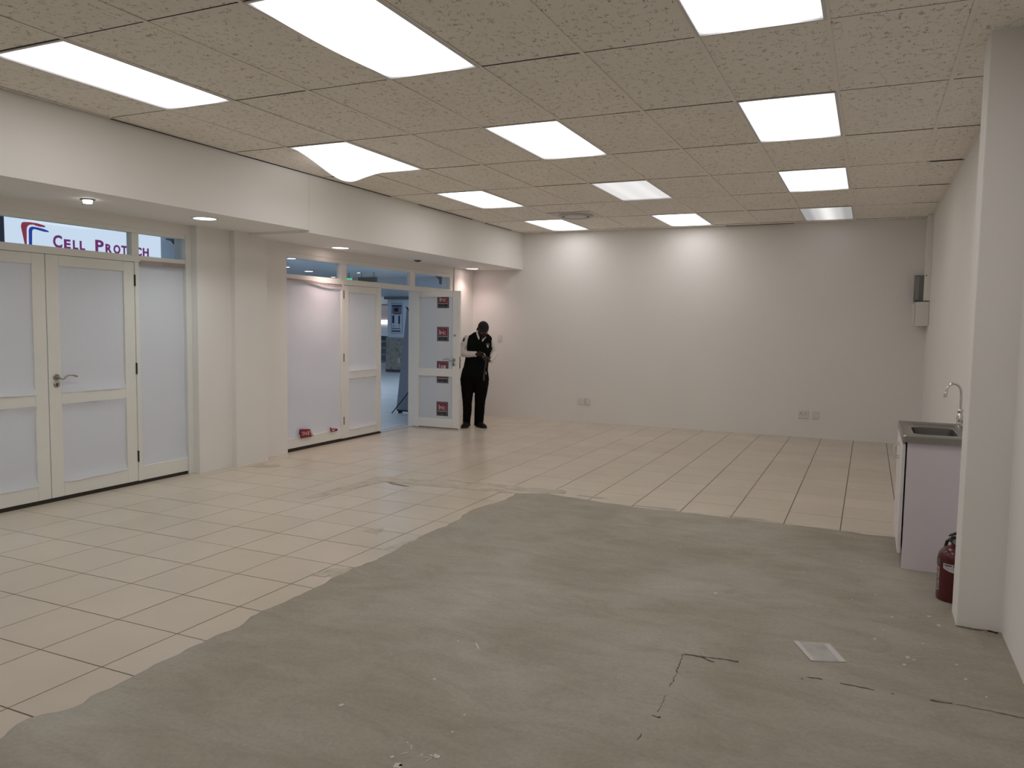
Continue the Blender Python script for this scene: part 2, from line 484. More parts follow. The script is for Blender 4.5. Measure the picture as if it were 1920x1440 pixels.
def smear(name, pts, z, m, jit=0.012, label=None, cuts=5):
    out = []
    for i in range(len(pts)):
        a, b = pts[i], pts[(i + 1) % len(pts)]
        for k in range(cuts):
            t = k / cuts; x = a[0] + (b[0] - a[0]) * t; y = a[1] + (b[1] - a[1]) * t
            out.append((x + noise.noise(Vector((x * 23, y * 23, 5))) * jit, y + noise.noise(Vector((x * 23, y * 23, 9))) * jit, z))
    bm = bmesh.new(); vs = [bm.verts.new(p) for p in out]; fc = bm.faces.new(vs)
    if fc.normal.z < 0: fc.normal_flip()
    bm.normal_update()
    if fc.normal.z < 0: fc.normal_flip()
    bmesh.ops.triangulate(bm, faces=list(bm.faces))
    me = bpy.data.meshes.new(name); bm.to_mesh(me); bm.free()
    o = link(name, me, m, floor)
    if label: o['label'] = label
    return o
smear('mortar_strip', [(-4.29, 5.2), (-4.28, 5.603), (-4.259, 6.265), (-4.092, 6.337), (-3.635, 6.315), (-3.389, 6.282), (-2.852, 6.293), (-2.811, 6.195), (-3.335, 6.146), (-3.683, 6.104), (-3.9, 6.10), (-4.06, 6.10), (-4.11, 5.88), (-4.17, 5.572), (-4.165, 5.3), (-4.23, 5.186)], 0.0012, MORTAR, 0.02, 'L-shaped smear of grey mortar over the tiles')
smear('mortar_strip', [(-4.06, 6.09), (-3.95, 6.02), (-3.78, 5.99), (-3.75, 6.02), (-3.9, 6.05), (-4.0, 6.10)], 0.0018, mat('dark_mortar', (0.27, 0.245, 0.20), rough=0.9, var=(12, 0.15)), 0.01)
smear('mortar_strip', [(-3.165, 6.46), (-3.053, 6.494), (-2.785, 6.46), (-2.556, 6.541), (-2.429, 6.524), (-2.381, 6.398), (-2.787, 6.30), (-2.969, 6.36), (-3.158, 6.42)], 0.0012, MORTAR, 0.03)
smear('mortar_strip', [(-5.762, 6.081), (-5.63, 6.271), (-5.485, 6.293), (-5.448, 6.198), (-5.613, 6.072)], 0.0012, MORTAR, 0.03)
smear('mortar_strip', [(-3.232, 4.556), (-3.162, 4.676), (-3.123, 4.652), (-3.081, 4.513), (-3.124, 4.532)], 0.0012, MORTAR, 0.035)
smear('mortar_strip', [(-2.90, 3.60), (-2.893, 3.754), (-2.76, 3.85), (-2.776, 3.742), (-2.78, 3.625)], 0.0012, MORTAR, 0.04)
smear('mortar_strip', [(-2.84, 4.20), (-2.86, 4.34), (-2.78, 4.46), (-2.77, 4.3)], 0.0012, MORTAR, 0.03)
for k, (xx, yy, ln) in enumerate([(-3.60, 6.44, 0.34), (-3.2, 6.47, 0.22), (-2.3, 6.40, 0.3), (-1.75, 6.27, 0.4), (-1.0, 6.26, 0.35)]):
    smear('mortar_strip', [(xx, yy), (xx + ln * 0.5, yy + 0.02), (xx + ln, yy + 0.01), (xx + ln * 0.9, yy - 0.025), (xx + ln * 0.3, yy - 0.012)], 0.0013 if yy > 6.3 else 0.0012, MORTAR, 0.02)

def crack(pts, w, seed):
    w *= 1.5
    rnd = random.Random(seed); L = []; R = []
    for a, b in zip(pts[:-1], pts[1:]):
        n = max(2, int(math.dist(a, b) / 0.012)); dx, dy = b[0] - a[0], b[1] - a[1]; l = math.hypot(dx, dy)
        for k in range(n):
            t = k / n; x = a[0] + dx * t; y = a[1] + dy * t
            o = noise.noise(Vector((x * 40, y * 40, seed))) * 0.007
            ww = w * (0.25 + 0.9 * abs(noise.noise(Vector((x * 25, y * 25, seed + 7)))) + 0.25 * rnd.random())
            nx, ny = -dy / l, dx / l
            L.append((x + nx * (o + ww), y + ny * (o + ww), 0.0048)); R.append((x + nx * (o - ww), y + ny * (o - ww), 0.0048))
    mb = MB(); n = len(L)
    mb.add(L + R, [(i, i + 1, n + i + 1, n + i) for i in range(n - 1)])
    me = mb.mesh('crack')
    bm = bmesh.new(); bm.from_mesh(me)
    for fc in bm.faces:
        if fc.normal.z < 0: fc.normal_flip()
    bm.to_mesh(me); bm.free()
    return link('crack', me, CRACK, floor)
crack([(-0.702, 3.466), (-0.598, 3.476), (-0.519, 3.488), (-0.449, 3.487)], 0.006, 1)
crack([(-0.655, 3.47), (-0.60, 3.455), (-0.57, 3.44), (-0.55, 3.45)], 0.006, 8)
crack([(-0.704, 3.46), (-0.692, 3.30), (-0.687, 3.247)], 0.0025, 2)
crack([(-0.687, 3.247), (-0.683, 3.10)], 0.0018, 9)
crack([(-0.679, 3.035), (-0.676, 2.87)], 0.0014, 10)
crack([(-0.69, 2.85), (-0.665, 2.845), (-0.65, 2.86)], 0.006, 11)
crack([(-0.688, 2.70), (-0.694, 2.64)], 0.003, 12)
crack([(-0.194, 3.445), (-0.19, 3.425)], 0.005, 13)
crack([(-0.174, 3.466), (-0.13, 3.474), (-0.101, 3.467)], 0.006, 3)
crack([(-0.045, 3.47), (0.025, 3.468), (0.099, 3.464)], 0.006, 4)
crack([(0.145, 3.463), (0.175, 3.458)], 0.004, 5)
crack([(0.288, 3.468), (0.34, 3.47), (0.382, 3.476)], 0.007, 6)
crack([(0.382, 3.476), (0.506, 3.471), (0.655, 3.461)], 0.0035, 7)

sp = MB()
rnd = random.Random(3)
specks = [(-1.796, 2.394, .011), (-1.587, 2.744, .008), (-1.689, 3.141, .006), (-1.287, 2.24, .016), (-1.305, 2.239, .006), (-1.373, 2.134, .018), (-1.419, 2.172, .008), (-1.365, 2.142, .008), (-1.334, 2.225, .006), (-1.421, 2.273, .005), (-0.717, 4.362, .012), (-0.612, 4.397, .006), (-1.332, 2.534, .006), (-1.314, 2.406, .006), (0.174, 4.41, .010), (0.348, 4.507, .010), (0.385, 4.39, .012), (0.09, 4.054, .010), (0.208, 3.793, .010), (0.226, 3.889, .012), (0.25, 3.87, .007), (0.13, 4.2, .006), (-0.02, 4.6, .005), (0.3, 4.1, .006), (0.44, 3.75, .009), (0.42, 3.9, .008), (-2.1, 3.4, .005), (-1.1, 5.2, .006), (-0.3, 5.0, .006), (0.02, 5.4, .007), (0.1, 4.75, .007), (-0.9, 3.1, .005), (0.5, 3.6, .007)]
for (x, y, rr) in specks:
    n = 9; ph = rnd.random() * 6
    sp.add([(x + rr * (0.6 + 0.7 * rnd.random()) * math.cos(ph + 2 * math.pi * k / n) * 0.9, y + rr * (0.6 + 0.7 * rnd.random()) * math.sin(ph + 2 * math.pi * k / n), 0.0052) for k in range(n)], [tuple(range(n))])
for (a, b, w) in [((-1.40, 2.265), (-1.385, 2.24), .0018), ((-1.40, 2.20), (-1.385, 2.22), .0025), ((-1.34, 2.21), (-1.30, 2.225), .002), ((-1.30, 2.20), (-1.29, 2.235), .002), ((-1.60, 3.15), (-1.56, 3.10), .004)]:
    d = Vector((b[0] - a[0], b[1] - a[1])).normalized(); nx, ny = -d.y * w, d.x * w
    sp.add([(a[0] + nx, a[1] + ny, .0052), (b[0] + nx, b[1] + ny, .0052), (b[0] - nx, b[1] - ny, .0052), (a[0] - nx, a[1] - ny, .0052)], [(0, 1, 2, 3)])
me = sp.mesh('paint_splashes')
bm = bmesh.new(); bm.from_mesh(me)
for fc in bm.faces:
    if fc.normal.z < 0: fc.normal_flip()
bm.to_mesh(me); bm.free()
o = link('paint_splashes', me, SPLASH, floor); o['kind'] = 'stuff'

# ---- walls
wl = MB()
wl.box(-6.13, -5.84, 5.555, 5.985, 0, 2.6)
wl.box(-6.13, -5.785, 5.985, 6.44, 0, 2.6)
wl.box(-6.13, -5.905, 6.44, 6.885, 0, 2.6)
wl.box(-6.13, -5.905, 10.74, YB + 0.1, 0, 2.6)
wl.box(-6.13, -5.918, 2.66, 5.555, 2.285, 2.6)
wl.box(-6.13, -5.918, 6.885, 10.74, 2.25, 2.6)
wl.box(-6.13, -5.84, YF - 0.1, 2.66, 0, 2.6)
struct('wall_left', wl, WALL, 'white plastered left wall with a shallow pilaster between the two shopfronts', 'wall')
bh = MB()
bh.box(-6.13, XB, YF - 0.1, 6.195, 2.376, 3.1)
bh.box(-6.125, XB + 0.004, 6.195, YB + 0.1, 2.352, 3.1)
struct('wall_left_bulkhead', bh, WALL2, 'white boxed-in bulkhead running above the shopfront doors', 'bulkhead')
struct('wall_back', MB().box(-6.3, 1.0, YB, YB + 0.15, 0, 3.1), WALL, 'plain white wall at the far end of the room', 'wall')
struct('wall_right', MB().box(XR, XR + 0.15, YF - 0.1, YB + 0.1, 0, 3.1), WALL, 'white right-hand wall behind the sink cabinet', 'wall')
struct('wall_front', MB().box(-6.3, 1.0, YF - 0.15, YF, 0, 3.1), WALL, 'white wall behind the viewpoint', 'wall')
pier = MB().box(0.464, XR + 0.01, 4.43, 4.65, 0, ZC + 0.02)
struct('wall_right_pier', pier, WALL, 'white square pier projecting from the right wall in front of the sink', 'pier', bevel=0.006)
# chipped skirting of mortar crumbs at the foot of the pier and pilaster
for pts in ([(0.464, 4.428), (0.54, 4.41), (0.60, 4.425), (0.655, 4.40)],):
    crack(pts, 0.010, 21)
crack([(0.60, 4.42), (0.655, 4.40)], 0.018, 22)

# ---- ceiling
ceiling = struct('ceiling', MB().box(-6.2, 0.95, YF - 0.2, YB + 0.2, ZC + 0.03, ZC + 0.12), VOID, 'suspended ceiling of beige fissured boards in a slim grid', 'ceiling')
CY = [2.79 + 1.198 * k for k in range(-5, 8)]      # cross joints
CX = [-5.04 + 0.6 * k for k in range(0, 10)] + [XR]
LIGHT_COLS = {1: 'A', 4: 'B', 7: 'C'}
light_cells = []
ctile_cache = {}
def ctile(w, d):
    key = (round(w, 3), round(d, 3))
    if key not in ctile_cache:
        g = 0.0018
        me = MB().box(-w / 2 + g, w / 2 - g, -d / 2 + g * 1.7, d / 2 - g * 1.7, 0, 0.013).mesh('ceiling_tile')
        me.materials.append(CTILE); ctile_cache[key] = me
    return ctile_cache[key]
CYb = CY + [YB]
for i in range(len(CX) - 1):
    for j in range(len(CYb) - 1):
        xa, xb, ya, yb = CX[i], CX[i + 1], CYb[j], CYb[j + 1]
        row = j - 5
        if i in LIGHT_COLS and row in (-4, -2, 0, 2, 4, 6):
            light_cells.append((LIGHT_COLS[i], row, (xa + xb) / 2, (ya + yb) / 2)); continue
        if i == 2 and row == 5: 
            continue   # cell shared by the round air vent and a half board, built below
        if i == 0: xa = XB + 0.02
        o = bpy.data.objects.new('ceiling_tile', ctile(xb - xa, yb - ya)); COL.objects.link(o); o.parent = ceiling
        dz = random.uniform(0, 0.002)
        o.location = ((xa + xb) / 2, (ya + yb) / 2, ZC + 0.0015 + dz)
        o.rotation_euler = (random.uniform(-1, 1) * 0.0022, random.uniform(-1, 1) * 0.0012, random.uniform(-1, 1) * 0.0008)
# dark strips painted for the shade in the board joints, uneven from board to board
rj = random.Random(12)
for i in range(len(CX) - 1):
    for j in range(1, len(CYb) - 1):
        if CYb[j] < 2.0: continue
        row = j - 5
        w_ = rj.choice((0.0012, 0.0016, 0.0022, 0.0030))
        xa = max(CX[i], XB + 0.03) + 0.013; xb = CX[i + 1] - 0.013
        part('joint_shade', MB().box(xa, xb, CYb[j] - w_, CYb[j] + w_, ZC + 0.0004, ZC + 0.012), VOID, ceiling)
# half board next to the vent
o = bpy.data.objects.new('ceiling_tile', ctile(0.6, 0.6)); COL.objects.link(o); o.parent = ceiling
o.location = ((CX[2] + CX[3]) / 2, CY[10] + 0.3, ZC + 0.002)
tee_y = MB().box(-0.011, 0.011, -0.5, 0.5, 0, 0.0022).mesh('tee_bar')
tee_y.materials.append(TEE)
for i in range(1, 10):
    o = bpy.data.objects.new('tee_bar', tee_y); COL.objects.link(o); o.parent = ceiling
    o.location = (CX[i], (YF + YB) / 2, ZC - 0.0016); o.scale = (1, YB - YF, 1)
# edge angle along the walls
for (x0, x1, y0, y1) in ((XB + 0.012, XB + 0.034, YF, YB), (XR - 0.022, XR, YF, YB), (XB + 0.03, XR - 0.02, YB - 0.022, YB)):
    part('edge_trim', MB().box(x0, x1, y0, y1, ZC - 0.002, ZC + 0.0005), TEE, ceiling)
# dark strips painted for the shaded gaps where boards have shrunk away from the grid
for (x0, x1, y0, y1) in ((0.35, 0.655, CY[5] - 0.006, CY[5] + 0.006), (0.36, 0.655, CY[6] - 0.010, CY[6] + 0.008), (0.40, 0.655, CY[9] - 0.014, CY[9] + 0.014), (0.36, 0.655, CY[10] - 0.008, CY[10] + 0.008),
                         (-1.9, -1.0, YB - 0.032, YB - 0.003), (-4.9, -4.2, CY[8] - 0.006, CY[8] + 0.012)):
    part('board_gap_shade', MB().box(x0, x1, y0, y1, ZC - 0.0025, ZC + 0.0), VOID, ceiling)
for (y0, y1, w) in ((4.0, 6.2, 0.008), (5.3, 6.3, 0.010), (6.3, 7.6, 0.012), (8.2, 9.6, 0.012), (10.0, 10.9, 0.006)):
    part('board_gap_shade', MB().box(XB + 0.006, XB + 0.020 + w, y0, y1, ZC - 0.004, ZC - 0.002), VOID, ceiling)

# ---- ceiling lights
D_FULL = mat_diffuser('lamp_cover_bright', PANEL * 1.30, (0.80, 1.0))
D_MID = mat_diffuser('lamp_cover_medium', 3.0, (0.9, 1.0), edge=0.5)
D_DIM = mat_diffuser('lamp_cover_dim', 0.92, (0.90, 0.98), edge=0.86)
D_LOW = mat_diffuser('lamp_cover_low', 0.95, (1.0, 0.62), edge=0.40)
D_REAR = mat_diffuser('lamp_cover_rear', PANEL * 0.95, (0.8, 1.0))  # unseen rear rows continuing the grid, included to light the foreground
LIGHTKIND = {('A', 0): D_FULL, ('B', 0): D_FULL, ('C', 0): D_FULL, ('A', 2): D_FULL, ('B', 2): D_FULL, ('C', 2): D_FULL, ('A', 4): D_FULL, ('B', 4): D_DIM, ('C', 4): D_MID, ('A', 6): D_FULL, ('B', 6): D_FULL, ('C', 6): D_LOW}
COLW = {'A': 'column nearest the shopfront', 'B': 'middle column', 'C': 'column nearest the right wall'}
ROWW = {-4: 'last unseen row behind the viewpoint', -2: 'unseen row just behind the viewpoint', 0: 'nearest row', 2: 'second row', 4: 'third row', 6: 'row by the far wall'}
EXTRA = {('A', 2): 'white recessed ceiling panel light with a sagging cover, second in the shopfront column',
         ('B', 4): 'dimmer recessed ceiling panel light, third in the middle column',
         ('C', 6): 'dimmest unevenly lit ceiling panel light by the far wall, right column'}
LFRAME = mat('lamp_frame_white', (0.66, 0.65, 0.66), rough=0.4)
for (c, row, x, y) in light_cells:
    t = thing('ceiling_light', (x, y, ZC), EXTRA.get((c, row), 'recessed white ceiling panel light, %s, %s' % (ROWW[row], COLW[c])), 'ceiling light', 'recessed panel lights in the ceiling')
    hx, hy = 0.298, 0.597
    fr = MB()
    fr.box(-hx, hx, -hy, -hy + 0.016, -0.004, 0.02); fr.box(-hx, hx, hy - 0.016, hy, -0.004, 0.02)
    fr.box(-hx, -hx + 0.016, -hy + 0.016, hy - 0.016, -0.004, 0.02); fr.box(hx - 0.016, hx, -hy + 0.016, hy - 0.016, -0.004, 0.02)
    part('frame', fr, LFRAME, t)
    n, m = 10, 20; sag = 0.0
    vs = []
    for a in range(n + 1):
        for b in range(m + 1):
            px = -hx + 0.016 + (2 * hx - 0.032) * a / n; py = -hy + 0.016 + (2 * hy - 0.032) * b / m
            pz = 0.004
            tx = b / m
            if (c, row) == ('A', 2):
                s_ = math.sin(math.pi * min(1, tx * 1.0)) ** 1.0
                pz -= 0.15 * (1 - a / n) ** 1.6 * (math.sin(math.pi * tx ** 1.5)) ** 1.1
            elif (c, row) == ('B', 0):
                pz -= 0.018 * (1 - a / n) ** 1.5 * math.sin(math.pi * tx)
            else:
                pz -= 0.004 * math.sin(math.pi * tx) * math.sin(math.pi * a / n)
            vs.append((px, py, pz))
    fs = [(a * (m + 1) + b, (a + 1) * (m + 1) + b, (a + 1) * (m + 1) + b + 1, a * (m + 1) + b + 1) for a in range(n) for b in range(m)]
    d = part('diffuser', MB().add(vs, fs), LIGHTKIND.get((c, row), D_REAR), t, smooth=True)
    part('housing', MB().box(-hx + 0.01, hx - 0.01, -hy + 0.01, hy - 0.01, 0.021, 0.028), LFRAME, t)

# ================================================================== SHOPFRONTS
def paper_sheet(parent, w, h, loc_fn, seed, amp=0.006, curl_top=0.0, curl_bot=0.012, nx=14, nz=24, ragged=0.006, sag=0.0):
    """w x h sheet; loc_fn(x,z,bulge) -> local point"""
    vs = []
    for i in range(nx + 1):
        for k in range(nz + 1):
            x = w * i / nx; z = h * k / nz
            b = amp * (noise.noise(Vector((x * 3.1, z * 2.3, seed))) + 0.5 * noise.noise(Vector((x * 8, z * 6, seed + 4)))) + amp
            e = z / 0.10
            if e < 1: b += curl_bot * (1 - e) ** 2 * (0.5 + 0.8 * abs(noise.noise(Vector((x * 4, seed, 2)))))
            e = (h - z) / 0.10
            if e < 1: b += curl_top * (1 - e) ** 2 * (0.5 + 0.8 * abs(noise.noise(Vector((x * 4, seed, 8)))))
            zz = z
            if k == 0: zz += ragged * noise.noise(Vector((x * 7, seed, 1)))
            if k == nz: zz += ragged * noise.noise(Vector((x * 7, seed, 6))) - sag * math.sin(math.pi * i / nx)
            vs.append(loc_fn(x, zz, max(0.0005, b)))
    fs = [(i * (nz + 1) + k, (i + 1) * (nz + 1) + k, (i + 1) * (nz + 1) + k + 1, i * (nz + 1) + k + 1) for i in range(nx) for k in range(nz)]
    return part('paper_sheet', MB().add(vs, fs), PAPER, parent, smooth=True)

def sticker(parent, mat4, rw=0.185, rh=0.20, z0=0.0, z1=1.0):
    """printed logo block; z0..z1 = visible share of its height (cut by the door rail). local x right, y up, z towards the viewer"""
    W_, H_ = rw, rh
    def rect(x0, x1, y0, y1, z, m, nm):
        y0 = max(y0, z0 * H_); y1 = min(y1, z1 * H_)
        if y1 - y0 < 0.001: return None
        me = MB().box(x0, x1, y0, y1, z, z + 0.0003).mesh(nm); me.transform(mat4)
        return link(nm, me, m, root)
    me = MB().box(-W_ / 2, W_ / 2, z0 * H_, z1 * H_, 0, 0.0003).mesh('printed_logo'); me.transform(mat4)
    root = link('printed_logo', me, NAVY, parent)
    rect(-W_ * 0.42, W_ * 0.42, H_ * 0.055, H_ * 0.945, 0.0004, WHITEP, 'print_border')
    rect(-W_ * 0.405, W_ * 0.405, H_ * 0.065, H_ * 0.31, 0.0008, NAVY, 'print_block')
    rect(-W_ * 0.405, W_ * 0.405, H_ * 0.34, H_ * 0.935, 0.0008, REDP, 'print_block')
    def tx(body, size, x, y, m, fit=None, ytop=0.0, bold=0.0):
        if y < z0 * H_ - 1e-6 or y + ytop > z1 * H_ + 1e-6: return
        text_mesh(body, size, mat4 @ Matrix.Translation((x, y, 0.0012)), root, m, extrude=0.0002, fit=fit, bold=bold)
    full = (z0 <= 0.40 and z1 >= 0.8)
    big = (z0 <= 0.5 and z1 >= 0.99) or full or z0 < 0.35
    if z1 > 0.95 and z0 > 0.4:      # only the upper halves of the letters show above the rail
        for (x, w, y1) in ((-0.27, 0.05, 0.80), (-0.13, 0.04, 0.72), (-0.03, 0.06, 0.72), (0.085, 0.045, 0.72), (0.2, 0.12, 0.72)):
            rect(W_ * (x - w / 2), W_ * (x + w / 2), z0 * H_, H_ * (y1 if w < 0.1 or True else y1), 0.0012, WHITEP, 'lettering')
    elif z1 >= 0.66:
        tx('I', H_ * 0.47, -W_ * 0.30, H_ * 0.46, WHITEP, fit=W_ * 0.055, bold=0.0008)
        tx('P', H_ * 0.31, -W_ * 0.195, H_ * 0.46, WHITEP, fit=W_ * 0.13, bold=0.0006)
        tx('I', H_ * 0.31, -W_ * 0.005, H_ * 0.46, WHITEP, fit=W_ * 0.045, bold=0.0006)
        tx('C', H_ * 0.31, W_ * 0.085, H_ * 0.46, WHITEP, fit=W_ * 0.18, bold=0.0006)
        if z1 > 0.8: rect(-W_ * 0.005, W_ * 0.04, H_ * 0.735, H_ * 0.775, 0.0012, WHITEP, 'lettering')
    tx('PROPERTY', H_ * 0.09, -W_ * 0.25, H_ * 0.205, GREYP, fit=W_ * 0.5)
    tx('GROUP', H_ * 0.09, -W_ * 0.16, H_ * 0.105, GREYP, fit=W_ * 0.32)
    return root

def lever(parent, x, z, side, dirx, y0):
    """side: +1/-1 along local y away from the leaf face at y0"""
    s = side
    h = thing_part('handle', parent)
    part('rose', MB().lathe([(0.027, 0), (0.027, 0.006 * s), (0.024, 0.009 * s), (0.011, 0.0095 * s), (0.010, 0.034 * s), (0.0, 0.036 * s)], (x, y0, z), 24, 'y'), STEELD, h, smooth=True)
    pts = []
    for k in range(13):
        t = k / 12
        pts.append((x + dirx * t * 0.150, y0 + s * (0.034 + 0.010 * math.sin(math.pi * min(1, t * 2) / 2)), z - 0.012 * math.sin(math.pi * min(1, t * 2.6)) + 0.017 * math.sin(math.pi * max(0, (t - 0.25) / 0.75)) * 0.9))
    part('lever', MB().tube(pts, [0.009] * 3 + [0.0075] * 7 + [0.008] * 3, 10), STEELD, h, smooth=True)
    part('escutcheon', MB().lathe([(0.026, 0), (0.026, 0.005 * s), (0.022, 0.008 * s), (0.0, 0.008 * s)], (x, y0, z - 0.058), 24, 'y'), STEELD, h, smooth=True)
    part('keyhole', MB().box(x - 0.005, x + 0.005, y0 + 0.0075 * s, y0 + 0.0092 * s, z - 0.072, z - 0.046), BLACKM, h)
    return h
def thing_part(name, parent):
    o = bpy.data.objects.new(name, None); COL.objects.link(o); o.parent = parent; o.empty_display_size = 0.05
    return o

def door_leaf(name, label, hinge, xaxis, room_side, w=0.82, h0=0.032, h1=1.985, handle=True, paper_in=True, seed=1, stickers=None, hinge_side_vis=True, up=(0.885, 1.90), lo=(0.155, 0.785), curl=1.0, hz=1.008):
    """local x from hinge to free edge, z up; room_side = sign of local y that faces the room when shut"""
    M = frame4(hinge, xaxis, Vector((0, 0, 1)).cross(Vector(xaxis)))
    t = thing(name, None, label, 'door', kind='structure', mat4=M)
    T = 0.020; sw = 0.108
    def bx(nm, x0, x1, z0, z1, m=WOODW, y0=-T, y1=T, bev=0.003):
        return part(nm, MB().box(x0, x1, y0, y1, z0, z1), m, t, bevel=bev)
    bx('stile', 0, sw, h0, h1); bx('stile', w - sw, w, h0, h1)
    bx('top_rail', sw, w - sw, up[1], h1); bx('lock_rail', sw, w - sw, lo[1], up[0]); bx('bottom_rail', sw, w - sw, h0, lo[0])
    rs = room_side
    for (z0, z1, sd) in ((up[0], up[1], 0), (lo[0], lo[1], 1)):
        bx('pane', sw - 0.005, w - sw + 0.005, z0 - 0.005, z1 + 0.005, GLASS, -0.002, 0.002, 0)
        if paper_in:
            paper_sheet(t, w - 2 * sw + 0.004, z1 - z0 + (0.012 if sd == 0 else 0.006), lambda x, z, b, z0=z0: (sw - 0.002 + x, rs * (0.0035 + b), z0 - 0.006 + z), seed + sd * 3.7,
                        0.0035, 0.028 * (1 if sd else 0.2) * curl, 0.032 * curl, ragged=0.010)
        else:
            paper_sheet(t, w - 2 * sw - 0.004, z1 - z0 - 0.004, lambda x, z, b, z0=z0: (sw + 0.002 + x, rs * (0.004 + b * 0.3), z0 + 0.002 + z), seed + sd * 3.7, 0.002, 0, 0)
    if handle: lever(t, w - 0.063, hz, rs, -1, rs * T)
    for hzv in (1.825, 1.045, 0.255):
        part('hinge', MB().tube([(-0.002, rs * (T + 0.004), hzv - 0.05), (-0.002, rs * (T + 0.004), hzv + 0.05)], 0.0075, 10), BLACKM, t, smooth=True)
    return t

XC = XL - 0.02       # centre plane of the shut leaves
door_leaf('door_1', 'left leaf of the paper-covered double door at the left edge, cut off by the frame', (XC, 3.285, 0), (0, 1, 0), -1, handle=False, seed=11)
door_leaf('door_2', 'paper-covered white door leaf with a lever handle under the red and blue sign', (XC, 4.929, 0), (0, -1, 0), 1, w=0.818, seed=23)
door_leaf('door_3', 'shut paper-covered white door leaf beside the open doorway', (XC, 7.953, 0), (0, 1, 0), -1, handle=False, seed=37, h1=1.94, up=(0.875, 1.855), lo=(0.135, 0.775), w=0.822)
d4 = door_leaf('door_4', 'open white door leaf with red and navy printed logos beside the standing person', (XL + 0.005, 9.565, 0), Vector((1, 0.005, 0)).normalized(), 1, w=0.762, paper_in=False, handle=False, seed=41, h0=0.012, h1=1.94, up=(0.855, 1.855), lo=(0.14, 0.745))
# outside face of the open leaf: handle, lock and stickers
lever(d4, 0.762 - 0.085, 0.98, -1, -1, -0.02)
part('lock_plate', MB().box(0.762 - 0.002, 0.764, -0.011, 0.011, 0.865, 1.03), BLACKM, d4)
part('latch', MB().box(0.762, 0.777, -0.007, 0.007, 0.965, 0.985), STEELD, d4)
part('cylinder_lock', MB().box(0.670, 0.705, -0.026, -0.02, 1.308, 1.338).box(0.680, 0.695, -0.030, -0.026, 1.315, 1.330), STEELD, d4)
part('door_stop_bar', MB().box(0.12, 0.75, -0.023, -0.0205, 0.012, 0.022), mat('red_brown_edge', (0.10, 0.05, 0.045), rough=0.8), d4)
def sm(x, z): return Matrix.Translation((x, 0.0032, z)) @ Matrix(((1, 0, 0, 0), (0, 0, -1, 0), (0, 1, 0, 0), (0, 0, 0, 1)))
for (z, a, b) in ((1.655, 0.0, 0.99), (1.239, 0, 1), (0.758, 0.49, 1.0), (0.649, 0.0, 0.46), (0.185, 0, 1)):
    sx_ = 0.487
    if (a, b) == (0.0, 0.99): sticker(d4, sm(sx_, 1.706 - 0.005), 0.185, 0.20, 0.0, 0.77)
    else: sticker(d4, sm(sx_, z), 0.185, 0.20, a, b)

# ---- fixed frames with glazing
def shopfront(name, label, members, panes, sheets, tapes, sills, origin):
    t = thing(name, origin, label, 'shopfront', kind='structure')
    ox, oy, oz = origin
    for (nm, y0, y1, z0, z1, x0, x1) in members:
        part(nm, MB().box(x0 - ox, x1 - ox, y0 - oy, y1 - oy, z0, z1), WOODW, t, bevel=0.003)
    for (y0, y1, z0, z1) in panes:
        part('pane', MB().box(-5.962 - ox, -5.957 - ox, y0 - oy, y1 - oy, z0, z1), GLASS, t)
    for k, (y0, y1, z0, z1, kw) in enumerate(sheets):
        paper_sheet(t, y1 - y0, z1 - z0, lambda x, z, b, y0=y0, z0=z0: (-5.955 - ox + b, y0 - oy + x, z0 + z), 51 + 7 * k + oy, **kw)
    TAPE = mat('brown_masking_tape', (0.40, 0.325, 0.30), rough=0.6, var=(18, 0.12))
    for (pts) in tapes:
        mb = MB(); mb.poly([(-5.913 - ox, y - oy, z) for y, z in pts], (-0.002, 0, 0)); part('tape', mb, TAPE, t)
    for (y0, y1, z1) in sills:
        part('sill', MB().box(-6.02 - ox, -5.934 - ox, y0 - oy, y1 - oy, 0.0, z1), DARKGAP, t)
    return t
FX0, FX1 = -5.99, -5.924
mem1 = [('jamb', 5.495, 5.558, 0.0, 2.29, FX0, -5.915), ('head', 2.66, 5.495, 2.243, 2.29, FX0, FX1), ('transom_bar', 2.66, 5.495, 1.988, 2.046, FX0, FX1),
        ('mullion', 4.905, 4.978, 2.046, 2.243, FX0, FX1), ('mullion', 4.931, 4.975, 0.03, 1.988, FX0, FX1), ('mullion', 3.236, 3.309, 2.046, 2.243, FX0, FX1),
        ('mullion', 3.239, 3.283, 0.03, 1.988, FX0, FX1), ('bottom_rail', 4.975, 5.495, 0.03, 0.16, FX0, -5.930), ('bottom_rail', 2.72, 3.239, 0.03, 0.16, FX0, -5.930), ('jamb', 2.66, 2.72, 0.0, 2.29, FX0, FX1)]
sf1 = shopfront('window_1', 'white timber shopfront frame with transom lights, showing the purple lettered sign outside', mem1,
    [(3.305, 4.908, 2.044, 2.246), (4.975, 5.50, 2.044, 2.246), (2.72, 3.24, 2.044, 2.246), (4.972, 5.50, 0.155, 1.99), (2.72, 3.24, 0.155, 1.99)],
    [(4.972, 5.492, 0.150, 1.992, dict(amp=0.004, curl_bot=0.022)), (2.72, 3.24, 0.15, 1.968, dict(amp=0.004))],
    [[(4.985, 2.004), (5.48, 2.008), (5.48, 1.968), (4.985, 1.964)]],
    [(2.72, 5.535, 0.028)], (XL, 4.11, 0))
